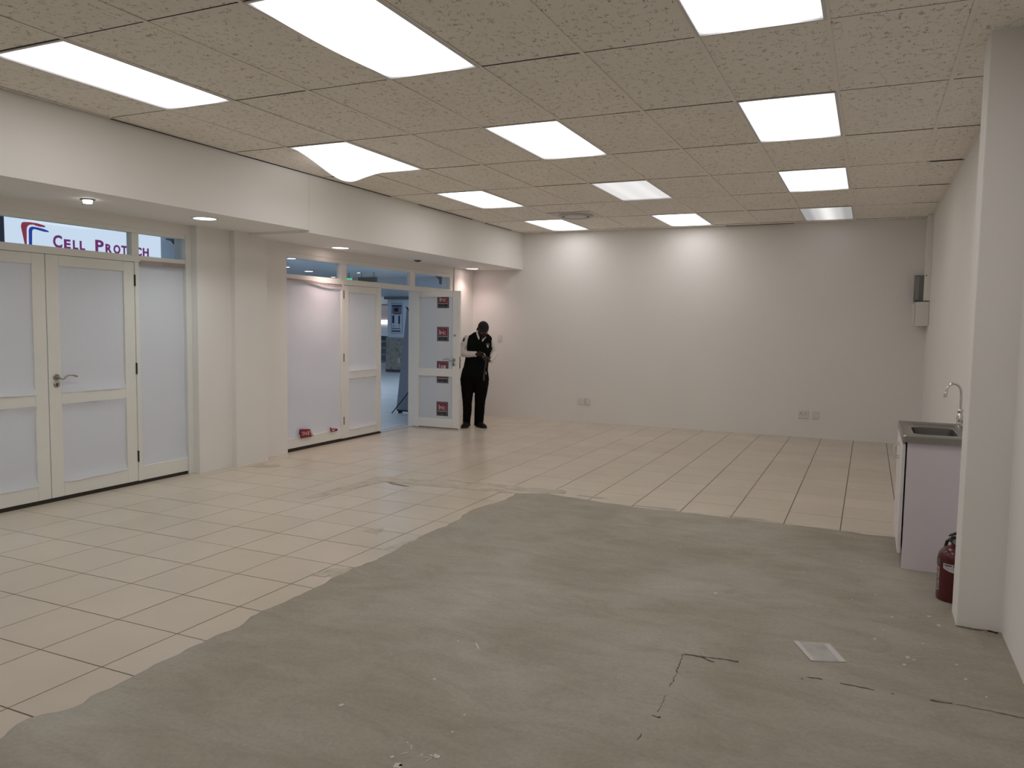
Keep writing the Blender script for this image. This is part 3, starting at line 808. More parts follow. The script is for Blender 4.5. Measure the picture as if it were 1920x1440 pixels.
mem2 = [('jamb', 6.83, 6.892, 0.0, 2.25, FX0, -5.907), ('head', 6.892, 10.64, 2.198, 2.25, FX0, FX1), ('transom_bar', 6.892, 10.64, 1.944, 2.012, FX0, FX1),
        ('mullion', 7.893, 8.008, 2.012, 2.198, FX0, FX1), ('mullion', 7.908, 7.951, 0.034, 1.944, FX0, FX1), ('mullion', 9.492, 9.618, 2.012, 2.198, FX0, FX1),
        ('mullion', 9.548, 9.62, 0.0, 1.944, FX0, FX1 - 0.001), ('bottom_rail', 6.892, 7.908, 0.038, 0.155, FX0, -5.93), ('bottom_rail', 9.62, 10.64, 0.03, 0.155, FX0, -5.93), ('jamb', 10.635, 10.745, 0.0, 2.25, FX0, FX1)]
sf2 = shopfront('window_2', 'white timber shopfront frame with blue-tinted transom lights around the open doorway', mem2,
    [(6.89, 7.896, 2.01, 2.2), (8.005, 9.495, 2.01, 2.2), (9.615, 10.64, 2.01, 2.2), (6.89, 7.91, 0.15, 1.945), (9.615, 10.64, 0.15, 1.945)],
    [(6.893, 7.912, 0.142, 1.955, dict(amp=0.012, curl_bot=0.015, curl_top=0.01, ragged=0.012)), (9.62, 10.64, 0.15, 1.94, dict(amp=0.005))],
    [[(6.895, 1.965), (7.3, 1.962), (7.72, 1.925), (7.9, 1.935), (7.9, 1.915), (7.72, 1.905), (7.3, 1.935), (6.895, 1.945)]],
    [(6.892, 7.95, 0.036), (7.95, 8.775, 0.022), (9.62, 10.64, 0.028)], (XL, 8.8, 0))
part('sill', MB().box(-6.02 - XL, -5.94 - XL, 8.775 - 8.8, 9.548 - 8.8, 0, 0.010), mat('pale_threshold', (0.55, 0.55, 0.54), rough=0.5), sf2)
# folded-over corner of the paper showing the printed logo upside down
fold = thing_part('folded_print', sf2)
Mf = Matrix.Translation((-5.905 - XL, 0, 0))
def yz(pts, dx, m, nm, parent=fold):
    return part(nm, MB().poly([(dx - 0.0, y - 8.8, z) for y, z in pts], (0.0006, 0, 0)), m, parent)
DX = 0.026
yz([(7.085, 0.215), (7.100, 0.250), (7.285, 0.230), (7.295, 0.198), (7.335, 0.138), (7.115, 0.140)], DX, REDP, 'print_block')
yz([(7.078, 0.205), (7.085, 0.25), (7.098, 0.252), (7.092, 0.205), (7.125, 0.139), (7.115, 0.138)], DX + 0.0008, NAVY, 'print_border')
yz([(7.270, 0.232), (7.278, 0.231), (7.286, 0.196), (7.322, 0.138), (7.312, 0.138), (7.278, 0.195)], DX + 0.001, WHITEP, 'print_border')
MR = frame4((DX + 0.0014, 7.252 - 8.8, 0.212), (0, -1, 0), (0, 0, -1))
for (b_, sz, x_, ft, dy) in (('I', 0.075, 0.0, 0.010, 0.0), ('P', 0.055, 0.03, 0.024, 0.0), ('I', 0.055, 0.068, 0.008, 0.0), ('C', 0.055, 0.090, 0.034, 0.0)):
    text_mesh(b_, sz, MR @ Matrix.Translation((x_, dy, 0)), fold, WHITEP, extrude=0.0002, fit=ft, bold=0.0006)
yz([(7.64, 0.215), (7.655, 0.150), (7.78, 0.148), (7.81, 0.165), (7.775, 0.178), (7.735, 0.185), (7.70, 0.188), (7.675, 0.192)], DX, REDP, 'print_block')
yz([(7.672, 0.180), (7.70, 0.158), (7.73, 0.160), (7.745, 0.176), (7.715, 0.170)], DX + 0.0008, WHITEP, 'print_border')
# brackets outside the corners of the transom lights
for (y, z, par, oy) in ((5.655, 2.262, sf1, 4.11), (10.80, 2.225, sf2, 8.8)):
    part('bracket', MB().poly([(-6.16 - XL, y + p_[0] - oy, z + p_[1]) for p_ in ((0.06, 0), (-0.14, 0), (-0.12, -0.012), (-0.07, -0.018), (-0.04, -0.045), (-0.01, -0.05), (0.0, -0.12), (0.06, -0.12))], (-0.05, 0, 0)), mat('dark_bracket', (0.10, 0.11, 0.14), rough=0.6), par)

# ================================================================== SOFFIT LIGHTS
def downlight(x, y, z, rad, col, strength, label, nm='recessed_downlight'):
    t = thing(nm, (x, y, z), label, 'downlight', 'round downlights in the soffit')
    part('trim_ring', MB().lathe([(rad + 0.018, 0.0), (rad + 0.016, -0.005), (rad, -0.007), (rad - 0.004, -0.002), (rad - 0.004, 0.0)], (0, 0, 0), 32), PLASTICW, t, smooth=True)
    part('lamp_disc', MB().lathe([(rad - 0.004, -0.004), (0.0, -0.0045)], (0, 0, 0), 32), mat_emit(nm + label[:14], col, 7.0), t)
    ld = bpy.data.lights.new('downlight_beam', 'SPOT'); ld.energy = strength * 0.030 * 12.6 * 1.9; ld.color = col
    ld.spot_size = math.radians(128); ld.spot_blend = 1.0; ld.shadow_soft_size = 0.07
    lo = bpy.data.objects.new('beam', ld); COL.objects.link(lo); lo.parent = t; lo.location = (0, 0, -0.02)
    return t
downlight(-5.352, 5.187, 2.376, 0.098, (0.86, 1.0, 1.0), DOWN * 1.0, 'cool white round downlight in the soffit above the double door')
downlight(-5.665, 7.539, 2.352, 0.100, (1.0, 0.76, 0.72), DOWN * 2.1, 'pinkish round downlight in the soffit above the papered side window')
downlight(-5.700, 10.949, 2.352, 0.098, (1.0, 0.76, 0.70), DOWN * 1.2, 'pinkish round downlight in the soffit nearest the far wall')
downlight(-5.352, 2.75, 2.376, 0.098, (0.86, 1.0, 1.0), DOWN * 1.2, 'round downlight in the soffit beyond the left edge of the view')  # out of view, added to brighten the double door
t = thing('small_spotlight', (-5.385, 4.08, 2.376), 'small dark-rimmed spotlight in the soffit above the paper-covered doors', 'spotlight')
part('rim', MB().lathe([(0.052, 0), (0.052, -0.006), (0.040, -0.010), (0.034, -0.006)], (0, 0, 0), 24), mat('dull_bronze', (0.12, 0.105, 0.09), rough=0.5, metal=0.6), t, smooth=True)
part('lamp_face', MB().lathe([(0.034, -0.008), (0.030, -0.030), (0.0, -0.031)], (0, 0, 0), 20), mat_emit('spot_face', (1, 0.98, 0.94), 10.0), t, smooth=True)
t = thing('unlit_spotlight', (-5.72, 9.35, 2.352), 'unlit small spotlight with dark rim in the soffit above the doorway', 'spotlight')
part('rim', MB().lathe([(0.055, 0), (0.055, -0.006), (0.042, -0.012), (0.036, -0.008)], (0, 0, 0), 24), mat('dull_bronze', (0.12, 0.105, 0.09), rough=0.5, metal=0.6), t, smooth=True)
part('lamp_face', MB().lathe([(0.036, -0.010), (0.030, -0.022), (0.0, -0.022)], (0, 0, 0), 20), mat('unlit_lamp', (0.10, 0.09, 0.08), rough=0.3), t, smooth=True)

# ---- round air vent in the ceiling
vx, vy = (CX[2] + CX[3]) / 2, CY[11] - 0.29
t = thing('air_vent', (vx, vy, ZC), 'round air vent set in a square white ceiling plate near the far wall', 'air vent')
part('plate', MB().box(-0.294, 0.294, -0.28, 0.284, -0.003, 0.012), mat('vent_plate', (0.62, 0.585, 0.545), rough=0.5), t, bevel=0.002)
part('cone_ring', MB().lathe([(0.225, -0.003), (0.222, -0.020), (0.20, -0.026), (0.185, -0.010), (0.19, -0.003)], (0, 0, 0), 36), mat('vent_ring', (0.55, 0.53, 0.51), rough=0.45), t, smooth=True)
part('throat', MB().lathe([(0.188, -0.0042), (0.0, -0.0045)], (0, 0, 0), 36), mat('vent_dark', (0.14, 0.13, 0.125), rough=0.8), t)
part('centre_disc', MB().lathe([(0.145, -0.012), (0.150, -0.020), (0.13, -0.024), (0.0, -0.026)], (0, 0, 0), 36), mat('vent_ring', (0.55, 0.53, 0.51), rough=0.45), t, smooth=True)

# ================================================================== WALL FITTINGS
def plate(name, x, z, w, h, label, cat, group=None, d=0.012):
    t = thing(name, (x, YB, z), label, cat, group)
    part('plate', MB().box(-w / 2, w / 2, -d, 0, -h / 2, h / 2), PLASTICW, t, bevel=0.003)
    return t
t = plate('light_switch', -5.405, 1.265, 0.074, 0.105, 'small white light switch on the far wall behind the standing person', 'light switch')
part('rocker', MB().box(-0.012, 0.012, -0.018, -0.012, -0.016, 0.016), PLASTICW, t, bevel=0.002)
t = plate('blank_wall_plate', -3.998, 0.326, 0.125, 0.100, 'wider blank plate low on the far wall, left of its narrow twin', 'wall plate', d=0.014)
for sx_ in (-0.045, 0.045): part('screw', MB().lathe([(0.004, -0.0165), (0.004, -0.014)], (sx_, 0, 0), 10, 'y'), STEELD, t)
t = plate('narrow_wall_plate', -3.893, 0.324, 0.075, 0.102, 'narrow blank plate low on the far wall, right of its wider twin', 'wall plate')
part('cover', MB().box(-0.028, 0.028, -0.015, -0.012, -0.04, 0.04), PLASTICW, t, bevel=0.001)
t = plate('wall_socket', -0.775, 0.318, 0.130, 0.110, 'white double wall socket with dark pin holes low on the far wall', 'socket')
for sx_ in (-0.030, 0.030):
    part('pin_holes', MB().lathe([(0.0065, -0.0135), (0.0065, -0.012)], (sx_, 0, 0.014), 12, 'y').lathe([(0.0042, -0.0135), (0.0042, -0.012)], (sx_ - 0.016, 0, -0.012), 10, 'y').lathe([(0.0042, -0.0135), (0.0042, -0.012)], (sx_ + 0.016, 0, -0.012), 10, 'y'), BLACKM, t)
t = plate('blank_socket_plate', -0.620, 0.314, 0.085, 0.108, 'faint blank wall plate just right of the double wall socket', 'wall plate', d=0.008)
part('cover', MB().box(-0.034, 0.034, -0.0105, -0.008, -0.046, 0.046), PLASTICW, t, bevel=0.001)

# boxed pipe, grey isolator and white junction box in the far right corner
t = thing('pipe_boxing', (0.63, YB, 1.86), 'white boxed-in pipe dropping from the ceiling in the far right corner', 'boxing')
part('boxing', MB().box(-0.028, 0.03, -0.40, 0.0, 0.0, ZC - 1.86), WALL, t, bevel=0.003)
part('chip', MB().box(-0.030, -0.010, -0.402, -0.36, 0.30, 0.315), mat('raw_plaster', (0.40, 0.35, 0.30), rough=1), t)
t = thing('isolator_box', (0.55, YB, 1.86), 'small grey metal isolator box beside the boxed-in pipe in the corner', 'switch box')
part('body', MB().box(-0.055, 0.052, -0.13, 0, 0.0, 0.33), PLASTICG, t, bevel=0.004)
part('cover', MB().box(-0.048, 0.0, -0.140, -0.13, 0.02, 0.31), mat('grey_cover', (0.27, 0.265, 0.26), rough=0.45), t, bevel=0.003)
part('cable', MB().tube([(-0.03, -0.05, 0.0), (-0.035, -0.08, -0.02), (-0.02, -0.12, -0.005), (-0.01, -0.13, 0.02)], 0.006, 8), BLACKM, t, smooth=True)
t = thing('junction_box', (0.57, YB, 1.545), 'white square junction box under the grey isolator in the corner', 'junction box')
part('body', MB().box(-0.062, 0.088, -0.42, -0.16, 0.0, 0.298), PLASTICW, t, bevel=0.004)
part('cover', MB().box(-0.085, -0.064, -0.38, -0.18, 0.02, 0.27), PLASTICW, t, bevel=0.003)
part('back_plate', MB().box(-0.05, 0.088, -0.16, 0.0, 0.01, 0.28), PLASTICW, t)

# ================================================================== SINK
t = thing('sink_cabinet', (0.45, 5.77, 0), 'white melamine sink cabinet against the right wall behind the pier', 'cabinet')
MEL = mat('white_melamine', (0.79, 0.735, 0.80), rough=0.45, var=(2, 0.03))
MELE = mat('white_melamine_edge', (0.80, 0.76, 0.77), rough=0.45)
part('side_panel', MB().box(-0.205, 0.20, -0.415, -0.397, 0, 0.802), MEL, t, bevel=0.001)
part('side_panel', MB().box(-0.205, 0.20, 0.397, 0.415, 0, 0.802), MEL, t, bevel=0.001)
part('base_panel', MB().box(-0.205, 0.20, -0.397, 0.397, 0.09, 0.106), MEL, t)
part('back_panel', MB().box(0.19, 0.20, -0.397, 0.397, 0.106, 0.80), MEL, t)
part('plinth', MB().box(-0.165, -0.15, -0.397, 0.397, 0.0, 0.09), MEL, t)
for (y0, y1) in ((-0.412, -0.003), (0.003, 0.412)):
    d = part('cabinet_door', MB().box(-0.232, -0.214, y0, y1, 0.10, 0.785), MELE, t, bevel=0.0015)
    hy = -0.05 if y0 < -0.2 else 0.05
    part('handle', MB().tube([(-0.232, hy, 0.735), (-0.252, hy, 0.733), (-0.262, hy, 0.72), (-0.266, hy, 0.69), (-0.262, hy, 0.66), (-0.252, hy, 0.647), (-0.232, hy, 0.645)], 0.005, 8), mat('pale_handle', (0.62, 0.58, 0.55), rough=0.4), d, smooth=True)
# sink top: rim around a real bowl
t = thing('kitchen_sink', (0.45, 5.77, 0.802), 'stainless steel sink top with a rounded bowl on the white cabinet', 'sink')
x0, x1, y0, y1 = -0.236, 0.21, -0.445, 0.42
bx0, bx1, by0, by1 = -0.165, 0.085, -0.30, 0.18
def rrect(x0, x1, y0, y1, rr, n=6):
    out = []
    for (cx_, cy_, a) in ((x1 - rr, y1 - rr, 0), (x0 + rr, y1 - rr, 90), (x0 + rr, y0 + rr, 180), (x1 - rr, y0 + rr, 270)):
        for k in range(n + 1):
            th = math.radians(a + 90 * k / n); out.append((cx_ + rr * math.cos(th), cy_ + rr * math.sin(th)))
    return out
outer = rrect(x0, x1, y0, y1, 0.02); inner = rrect(bx0, bx1, by0, by1, 0.07); innb = rrect(bx0 + 0.008, bx1 - 0.008, by0 + 0.008, by1 - 0.008, 0.06)
N = len(outer)
rings = [[(x, y, 0.0) for x, y in outer], [(x, y, 0.036) for x, y in outer], [(x * 0.985, y * 0.985, 0.043) for x, y in outer], [(x, y, 0.040) for x, y in rrect(bx0 - 0.02, bx1 + 0.02, by0 - 0.02, by1 + 0.02, 0.085)], [(x, y, 0.030) for x, y in inner], [(x, y, -0.17) for x, y in innb], ]
vs = [p for rg in rings for p in rg]; fs = []
for i in range(len(rings) - 1):
    for k in range(N):
        fs.append((i * N + k, i * N + (k + 1) % N, (i + 1) * N + (k + 1) % N, (i + 1) * N + k))
fs.append(tuple((len(rings) - 1) * N + k for k in range(N)))
part('basin', MB().add(vs, fs), STAINLESS, t, smooth=True)
part('waste', MB().lathe([(0.032, -0.168), (0.030, -0.164), (0.018, -0.166), (0.0, -0.166)], (-0.02, -0.06, 0), 20), CHROME, t, smooth=True)
for k in range(5):
    part('drainer_rib', MB().box(-0.15, 0.12, 0.23 + 0.032 * k, 0.236 + 0.032 * k, 0.040, 0.0435), STAINLESS, t, bevel=0.001)
# tap
t = thing('sink_tap', (0.579, 5.985, 0.843), 'chrome gooseneck tap arching over the stainless sink', 'tap')
part('body', MB().lathe([(0.028, 0.0), (0.028, 0.008), (0.020, 0.012), (0.020, 0.075), (0.016, 0.085), (0.012, 0.10), (0.0, 0.10)], (0, 0, 0), 20), CHROME, t, smooth=True)
part('collar', MB().lathe([(0.014, 0.095), (0.019, 0.104), (0.019, 0.114), (0.012, 0.124), (0.0, 0.124)], (0, 0, 0), 18), CHROME, t, smooth=True)
pts = [(0, 0, 0.11), (0, 0, 0.19), (-0.001, 0, 0.22)]
for k in range(11):
    a = math.radians(8 + 17.5 * k); pts.append((-0.046 + 0.044 * math.cos(a), -0.006 * k / 10, 0.232 + 0.060 * math.sin(a)))
pts.append((-0.0935, -0.007, 0.222))
part('spout', MB().tube(pts, 0.0085, 12), CHROME, t, smooth=True)
part('aerator', MB().tube([(-0.0935, -0.007, 0.224), (-0.096, -0.007, 0.196)], [0.012, 0.0125], 14), CHROME, t, smooth=True)
k = part('tap_handle', MB().lathe([(0.012, 0), (0.012, -0.03), (0.018, -0.034), (0.018, -0.055), (0.012, -0.06), (0, -0.06)], (0, -0.005, 0.055), 16, 'y'), CHROME, t, smooth=True)
part('tap_handle', MB().lathe([(0.012, 0), (0.012, 0.03), (0.018, 0.034), (0.018, 0.055), (0.012, 0.06), (0, 0.06)], (0, 0.005, 0.055), 16, 'y'), CHROME, t, smooth=True)

# ================================================================== FIRE EXTINGUISHER
t = thing('fire_extinguisher', (0.486, 4.865, 0.004), 'red fire extinguisher standing half hidden behind the white pier', 'fire extinguisher')
RED = mat('dark_red_enamel', (0.085, 0.006, 0.008), rough=0.32, coat=0.3, spec=0.4)
part('cylinder', MB().lathe([(0.075, 0.0), (0.083, 0.004), (0.085, 0.02), (0.085, 0.228), (0.084, 0.243), (0.078, 0.262), (0.064, 0.282), (0.042, 0.295), (0.024, 0.300), (0.022, 0.312), (0.0, 0.312)], (0, 0, 0), 40), RED, t, smooth=True)
v = part('valve', MB().lathe([(0.020, 0.308), (0.022, 0.314), (0.022, 0.332), (0.015, 0.338), (0.015, 0.352), (0.0, 0.354)], (0, 0, 0), 18), BLACKM, t, smooth=True)
part('gauge', MB().lathe([(0.014, -0.034), (0.014, -0.018), (0.0, -0.018)], (-0.004, 0, 0.330), 16, 'y').lathe([(0.0, -0.035), (0.014, -0.034)], (-0.004, 0, 0.33), 16, 'y'), STEELD, v, smooth=True)
part('carry_handle', MB().poly([(-0.030, -0.010, 0.338), (-0.022, -0.010, 0.352), (0.03, -0.010, 0.358), (0.095, -0.010, 0.352), (0.10, -0.010, 0.343), (0.03, -0.010, 0.344)], (0, 0.02, 0)), BLACKM, v)
part('squeeze_lever', MB().poly([(-0.038, -0.009, 0.352), (-0.030, -0.009, 0.362), (0.0, -0.009, 0.378), (0.03, -0.009, 0.388), (0.10, -0.009, 0.395), (0.10, -0.009, 0.385), (0.03, -0.009, 0.376), (0.0, -0.009, 0.364)], (0, 0.018, 0)), BLACKM, v)
hp = [(-0.020, 0.0, 0.325), (-0.05, 0.012, 0.322), (-0.075, 0.016, 0.300), (-0.088, 0.018, 0.26), (-0.093, 0.016, 0.235), (-0.096, 0.014, 0.20)]
part('hose', MB().tube([(-0.018, 0.006, 0.322), (-0.02, 0.05, 0.326), (-0.035, 0.088, 0.30), (-0.045, 0.095, 0.24), (-0.05, 0.093, 0.14)], 0.009, 10), BLACKM, t, smooth=True)
part('strap', MB().lathe([(0.0865, 0.195), (0.0865, 0.232)], (0, 0, 0), 10, ang=(math.radians(178), math.radians(212))), mat('grey_strap', (0.13, 0.115, 0.10), rough=0.8), t)
def curved_label(z0, z1, a0, a1, m, nm, parent, rr=0.0858, bulge=0.0):
    n = 14; vs = []
    for k in range(n + 1):
        th = math.radians(a0 + (a1 - a0) * k / n); tt = k / n
        zb = z0 - bulge * math.sin(math.pi * tt)
        vs += [(rr * math.cos(th), rr * math.sin(th), zb), (rr * math.cos(th), rr * math.sin(th), z1)]
    fs = [(2 * k, 2 * k + 2, 2 * k + 3, 2 * k + 1) for k in range(n)]
    return part(nm, MB().add(vs, fs), m, parent)
LAB = mat('label_white', (0.60, 0.57, 0.58), rough=0.5)
lb = curved_label(0.186, 0.214, 226, 318, LAB, 'service_label', t, bulge=0.018)
curved_label(0.2025, 0.2085, 230, 256, NAVY, 'print_bar', lb, 0.0861); curved_label(0.2025, 0.2085, 260, 272, NAVY, 'print_bar', lb, 0.0861); curved_label(0.2025, 0.2085, 277, 290, NAVY, 'print_bar', lb, 0.0861)
GPR = mat('fine_print', (0.34, 0.32, 0.34), rough=0.6)
for (z, a0, a1) in ((0.197, 230, 250), (0.197, 256, 275), (0.191, 234, 246), (0.191, 254, 264), (0.186, 238, 250), (0.183, 268, 284)):
    curved_label(z - 0.0012, z + 0.0012, a0, a1, GPR, 'print_bar', lb, 0.0861)
lb2 = curved_label(0.055, 0.185, 186, 209, mat('side_label', (0.46, 0.42, 0.43), rough=0.5), 'side_label', t)
curved_label(0.155, 0.178, 187, 207, mat('faded_red', (0.42, 0.13, 0.13), rough=0.6), 'print_block', lb2, 0.0861)
for k in range(6):
    z = 0.062 + 0.0155 * k
    curved_label(z, z + 0.011, 189 + (k % 2) * 2, 206 - (k % 3) * 2, NAVY, 'print_bar', lb2, 0.0861)
    curved_label(z + 0.004, z + 0.0075, 194, 201 - (k % 2) * 3, mat('side_label', (0.46, 0.42, 0.43)), 'print_bar', lb2, 0.0863)

# ================================================================== FLOOR COVER PLATE
t = thing('floor_access_plate', (-0.14, 3.771, 0.004), 'pale grey square access plate set in the screed, with paler edge strips', 'floor plate')
def q(pts, z, h, m, nm):
    return part(nm, MB().poly([(x + 0.14, y - 3.771, z) for x, y in pts], (0, 0, h)), m, t)
q([(-0.263, 3.842), (-0.103, 3.897), (-0.025, 3.701), (-0.17, 3.645)], 0.0, 0.003, mat('pale_plate', (0.46, 0.45, 0.43), rough=0.6, var=(14, 0.12)), 'cover')
q([(-0.263, 3.842), (-0.240, 3.850), (-0.155, 3.651), (-0.172, 3.645)], 0.003, 0.002, mat('plate_edge', (0.62, 0.60, 0.575), rough=0.6), 'edge_strip')
q([(-0.128, 3.872), (-0.105, 3.880), (-0.028, 3.702), (-0.055, 3.692)], 0.003, 0.001, mat('plate_edge', (0.62, 0.60, 0.575), rough=0.6), 'edge_strip')

# ================================================================== PERSON
PS = 0.00766
def pp(x, y, w=0.0):      # local point: x across, y away from the viewpoint, z up
    return Vector(((x - 890) * PS, -w, (800 - y) * PS))
def capsule(mb, a, b, ra, rb, n=14):
    a, b = Vector(a), Vector(b); d = (b - a); L = d.length; d.normalize()
    pts = []; rad = []
    for k in range(6):
        t = math.radians(90 - 90 * k / 5 if k else 86); pts.append(a - d * ra * math.sin(t)); rad.append(max(0.001, ra * math.cos(t)))
    for k in range(1, 4):
        t = k / 4; pts.append(a + (b - a) * t); rad.append(ra + (rb - ra) * t)
    for k in range(6):
        t = math.radians(90 * k / 5 if k < 5 else 86); pts.append(b + d * rb * math.sin(t)); rad.append(max(0.001, rb * math.cos(t)))
    mb.tube(pts, rad, n)
def chain(mb, pts, rads):
    for i in range(len(pts) - 1): capsule(mb, pts[i], pts[i + 1], rads[i], rads[i + 1])
def loft(mb, rings, n=28, pw=2.3):
    """rings: (y_px, x_left, x_right, w_centre, half_depth)"""
    vs = []; fs = []
    for (y, xl, xr, w, hd) in rings:
        c = pp((xl + xr) / 2, y, w); hx = (xr - xl) / 2 * PS
        for k in range(n):
            t = 2 * math.pi * k / n; ct, st = math.cos(t), math.sin(t)
            vs.append((c.x + hx * math.copysign(abs(ct) ** (2 / pw), ct), c.y + hd * math.copysign(abs(st) ** (2 / pw), st), c.z))
    for i in range(len(rings) - 1):
        for k in range(n):
            fs.append((i * n + k, i * n + (k + 1) % n, (i + 1) * n + (k + 1) % n, (i + 1) * n + k))
    fs.append(tuple(range(n - 1, -1, -1))); fs.append(tuple((len(rings) - 1) * n + k for k in range(n)))
    mb.add(vs, fs)
def fuse(name, mb, voxel, smooth_it, m, parent=None, wrinkle=0.0, seed=0, cut=None):
    me = mb.mesh(name)
    ob = bpy.data.objects.new('tmp', me); COL.objects.link(ob)
    md = ob.modifiers.new('r', 'REMESH'); md.mode = 'VOXEL'; md.voxel_size = voxel; md.use_smooth_shade = True
    if smooth_it:
        s_ = ob.modifiers.new('s', 'SMOOTH'); s_.iterations = smooth_it; s_.factor = 0.5
    bpy.context.view_layer.update()
    out = bpy.data.meshes.new_from_object(ob.evaluated_get(bpy.context.evaluated_depsgraph_get()))
    bpy.data.objects.remove(ob, do_unlink=True); bpy.data.meshes.remove(me)
    if wrinkle:
        out.update()
        for v in out.vertices:
            d = noise.noise(Vector((v.co.x * 14, v.co.y * 14, v.co.z * 22 + seed))) + 0.5 * noise.noise(Vector((v.co.x * 34, v.co.y * 34, v.co.z * 44 + seed)))
            v.co += v.normal * d * wrinkle
    out.name = name
    out.materials.clear(); out.materials.append(m)
    for p in out.polygons: p.use_smooth = True
    o = bpy.data.objects.new(name, out); COL.objects.link(o)
    if parent is not None: o.parent = parent
    return o
SKIN = mat('dark_brown_skin', (0.034, 0.018, 0.014), rough=0.55, spec=0.3, var=(30, 0.12))
HAIR = mat('black_cropped_hair', (0.010, 0.009, 0.009), rough=0.85, bump=(220, 0.5))
SHIRT = mat('white_cotton_shirt', (0.72, 0.67, 0.63), rough=0.85, var=(16, 0.05))
VEST = mat('black_knit_waistcoat', (0.0055, 0.0065, 0.006), rough=0.95, spec=0.12, bump=(120, 0.2))
TROU = mat('black_trousers', (0.0050, 0.0045, 0.0045), rough=0.95, spec=0.12)
SHOE = mat('black_leather', (0.007, 0.006, 0.006), rough=0.5, spec=0.25)

# head frame: bowed and turned slightly to the viewer's right
yaw, pit, rol = math.radians(16), math.radians(34), math.radians(6)
HR = Matrix.Rotation(yaw, 3, 'Z') @ Matrix.Rotation(pit, 3, 'X') @ Matrix.Rotation(rol, 3, 'Y')
HC = pp(903.5, 616.5, 0.075)
def hp_(x, y, z): return HC + HR @ Vector((x, y, z))     # face looks along local -y
body = MB()
body.ell(hp_(0, 0.010, 0.022), (0.076, 0.094, 0.088), rot=HR)          # skull
body.ell(hp_(0, -0.022, -0.035), (0.058, 0.066, 0.078), rot=HR)        # face and jaw
body.ell(hp_(0, -0.055, -0.090), (0.028, 0.026, 0.024), rot=HR)        # chin
body.ell(hp_(0, -0.084, 0.005), (0.046, 0.014, 0.012), rot=HR)         # brow ridge
capsule(body, hp_(0, -0.088, -0.004), hp_(0, -0.106, -0.036), 0.009, 0.014)
body.ell(hp_(0.012, -0.098, -0.040), (0.011, 0.011, 0.009), rot=HR); body.ell(hp_(-0.012, -0.098, -0.040), (0.011, 0.011, 0.009), rot=HR)
body.ell(hp_(0, -0.088, -0.064), (0.024, 0.012, 0.007), rot=HR); body.ell(hp_(0, -0.085, -0.074), (0.022, 0.012, 0.008), rot=HR)
for s_ in (-1, 1):
    body.ell(hp_(0.079 * s_, 0.018, -0.012), (0.010, 0.020, 0.031), rot=HR)          # ears
    body.ell(hp_(0.040 * s_, -0.062, -0.030), (0.020, 0.020, 0.016), rot=HR)         # cheekbones
chain(body, [pp(896, 634, -0.02), pp(899.5, 625, 0.02), pp(902, 619, 0.045)], [0.060, 0.056, 0.058])   # neck
loft(body, [(700, 870, 911, 0.0, 0.10), (672, 874, 913, 0.0, 0.105), (648, 877, 918, 0.0, 0.10), (634, 876, 919, 0.0, 0.07), (627, 884, 911, 0.0, 0.05)])   # trunk
loft(body, [(715, 868, 910, 0.0, 0.065), (698, 869, 911, 0.0, 0.09)])
chain(body, [pp(877, 715), pp(876, 752), pp(874, 794)], [0.062, 0.048, 0.036])
chain(body, [pp(900, 715), pp(898.5, 752), pp(898, 794)], [0.062, 0.048, 0.036])
chain(body, [pp(874, 792), pp(872, 797.3, 0.07)], [0.032, 0.018]); chain(body, [pp(898, 792), pp(905, 797.3, 0.08)], [0.032, 0.018])
RS, RE, RW = pp(874.5, 635, 0.0), pp(863.5, 660.5, 0.06), pp(890, 662, 0.20)
LS, LE, LW = pp(919, 639, 0.0), pp(925.3, 660, 0.05), pp(916, 673, 0.17)
chain(body, [RS, RE, RW], [0.038, 0.031, 0.025]); chain(body, [LS, LE, LW], [0.038, 0.030, 0.025])
# hands: palm, four unequal fingers, thumb
def hand(palm, direction, side, up, curl, lens=(0.040, 0.046, 0.043, 0.034)):
    d = Vector(direction).normalized(); s_ = (Vector(side) - d * Vector(side).dot(d)).normalized(); n_ = Vector(up).normalized()
    p = Vector(palm)
    capsule(body, p - d * 0.030, p + d * 0.020, 0.024, 0.026)
    for k in range(4):
        off = (k - 1.5) * 0.0185
        capsule(body, p - d * 0.012 + s_ * off * 0.7, p + d * 0.034 + s_ * off, 0.014, 0.0115)
        a = p + d * 0.036 + s_ * off
        b = a + d * lens[k] * 0.75 + n_ * curl * 0.35 * lens[k]
        c = b + d * lens[k] * 0.28 + n_ * curl * 0.75 * lens[k]
        e = c - d * lens[k] * 0.15 + n_ * curl * 0.55 * lens[k]
        chain(body, [a, b, c, e], [0.0105, 0.0098, 0.009, 0.008])
    t0 = p - d * 0.018 - s_ * 0.024
    chain(body, [t0, t0 + d * 0.028 - s_ * 0.016 + n_ * 0.012, t0 + d * 0.056 - s_ * 0.006 + n_ * 0.026], [0.0135, 0.0115, 0.009])
hand(pp(896.5, 661.5, 0.225), (1, 0.0, -0.05), (0, 0.35, -1), (-0.2, -0.8, -0.5), 0.8)
hand(pp(911.5, 671, 0.205), (-0.75, -0.15, 0.55), (0.5, 0.0, 0.8), (0.3, -0.9, 0.1), 0.7)
PBASE = (-5.152, 10.02, 0.0); PROT = math.atan2(0.455, 0.89)
person = fuse('person', body, 0.0062, 2, SKIN)
person.location = PBASE; person.rotation_euler = (0, 0, PROT)
tag(person, 'person in black waistcoat and white shirt, head bowed, fiddling with keys by the door', 'person')
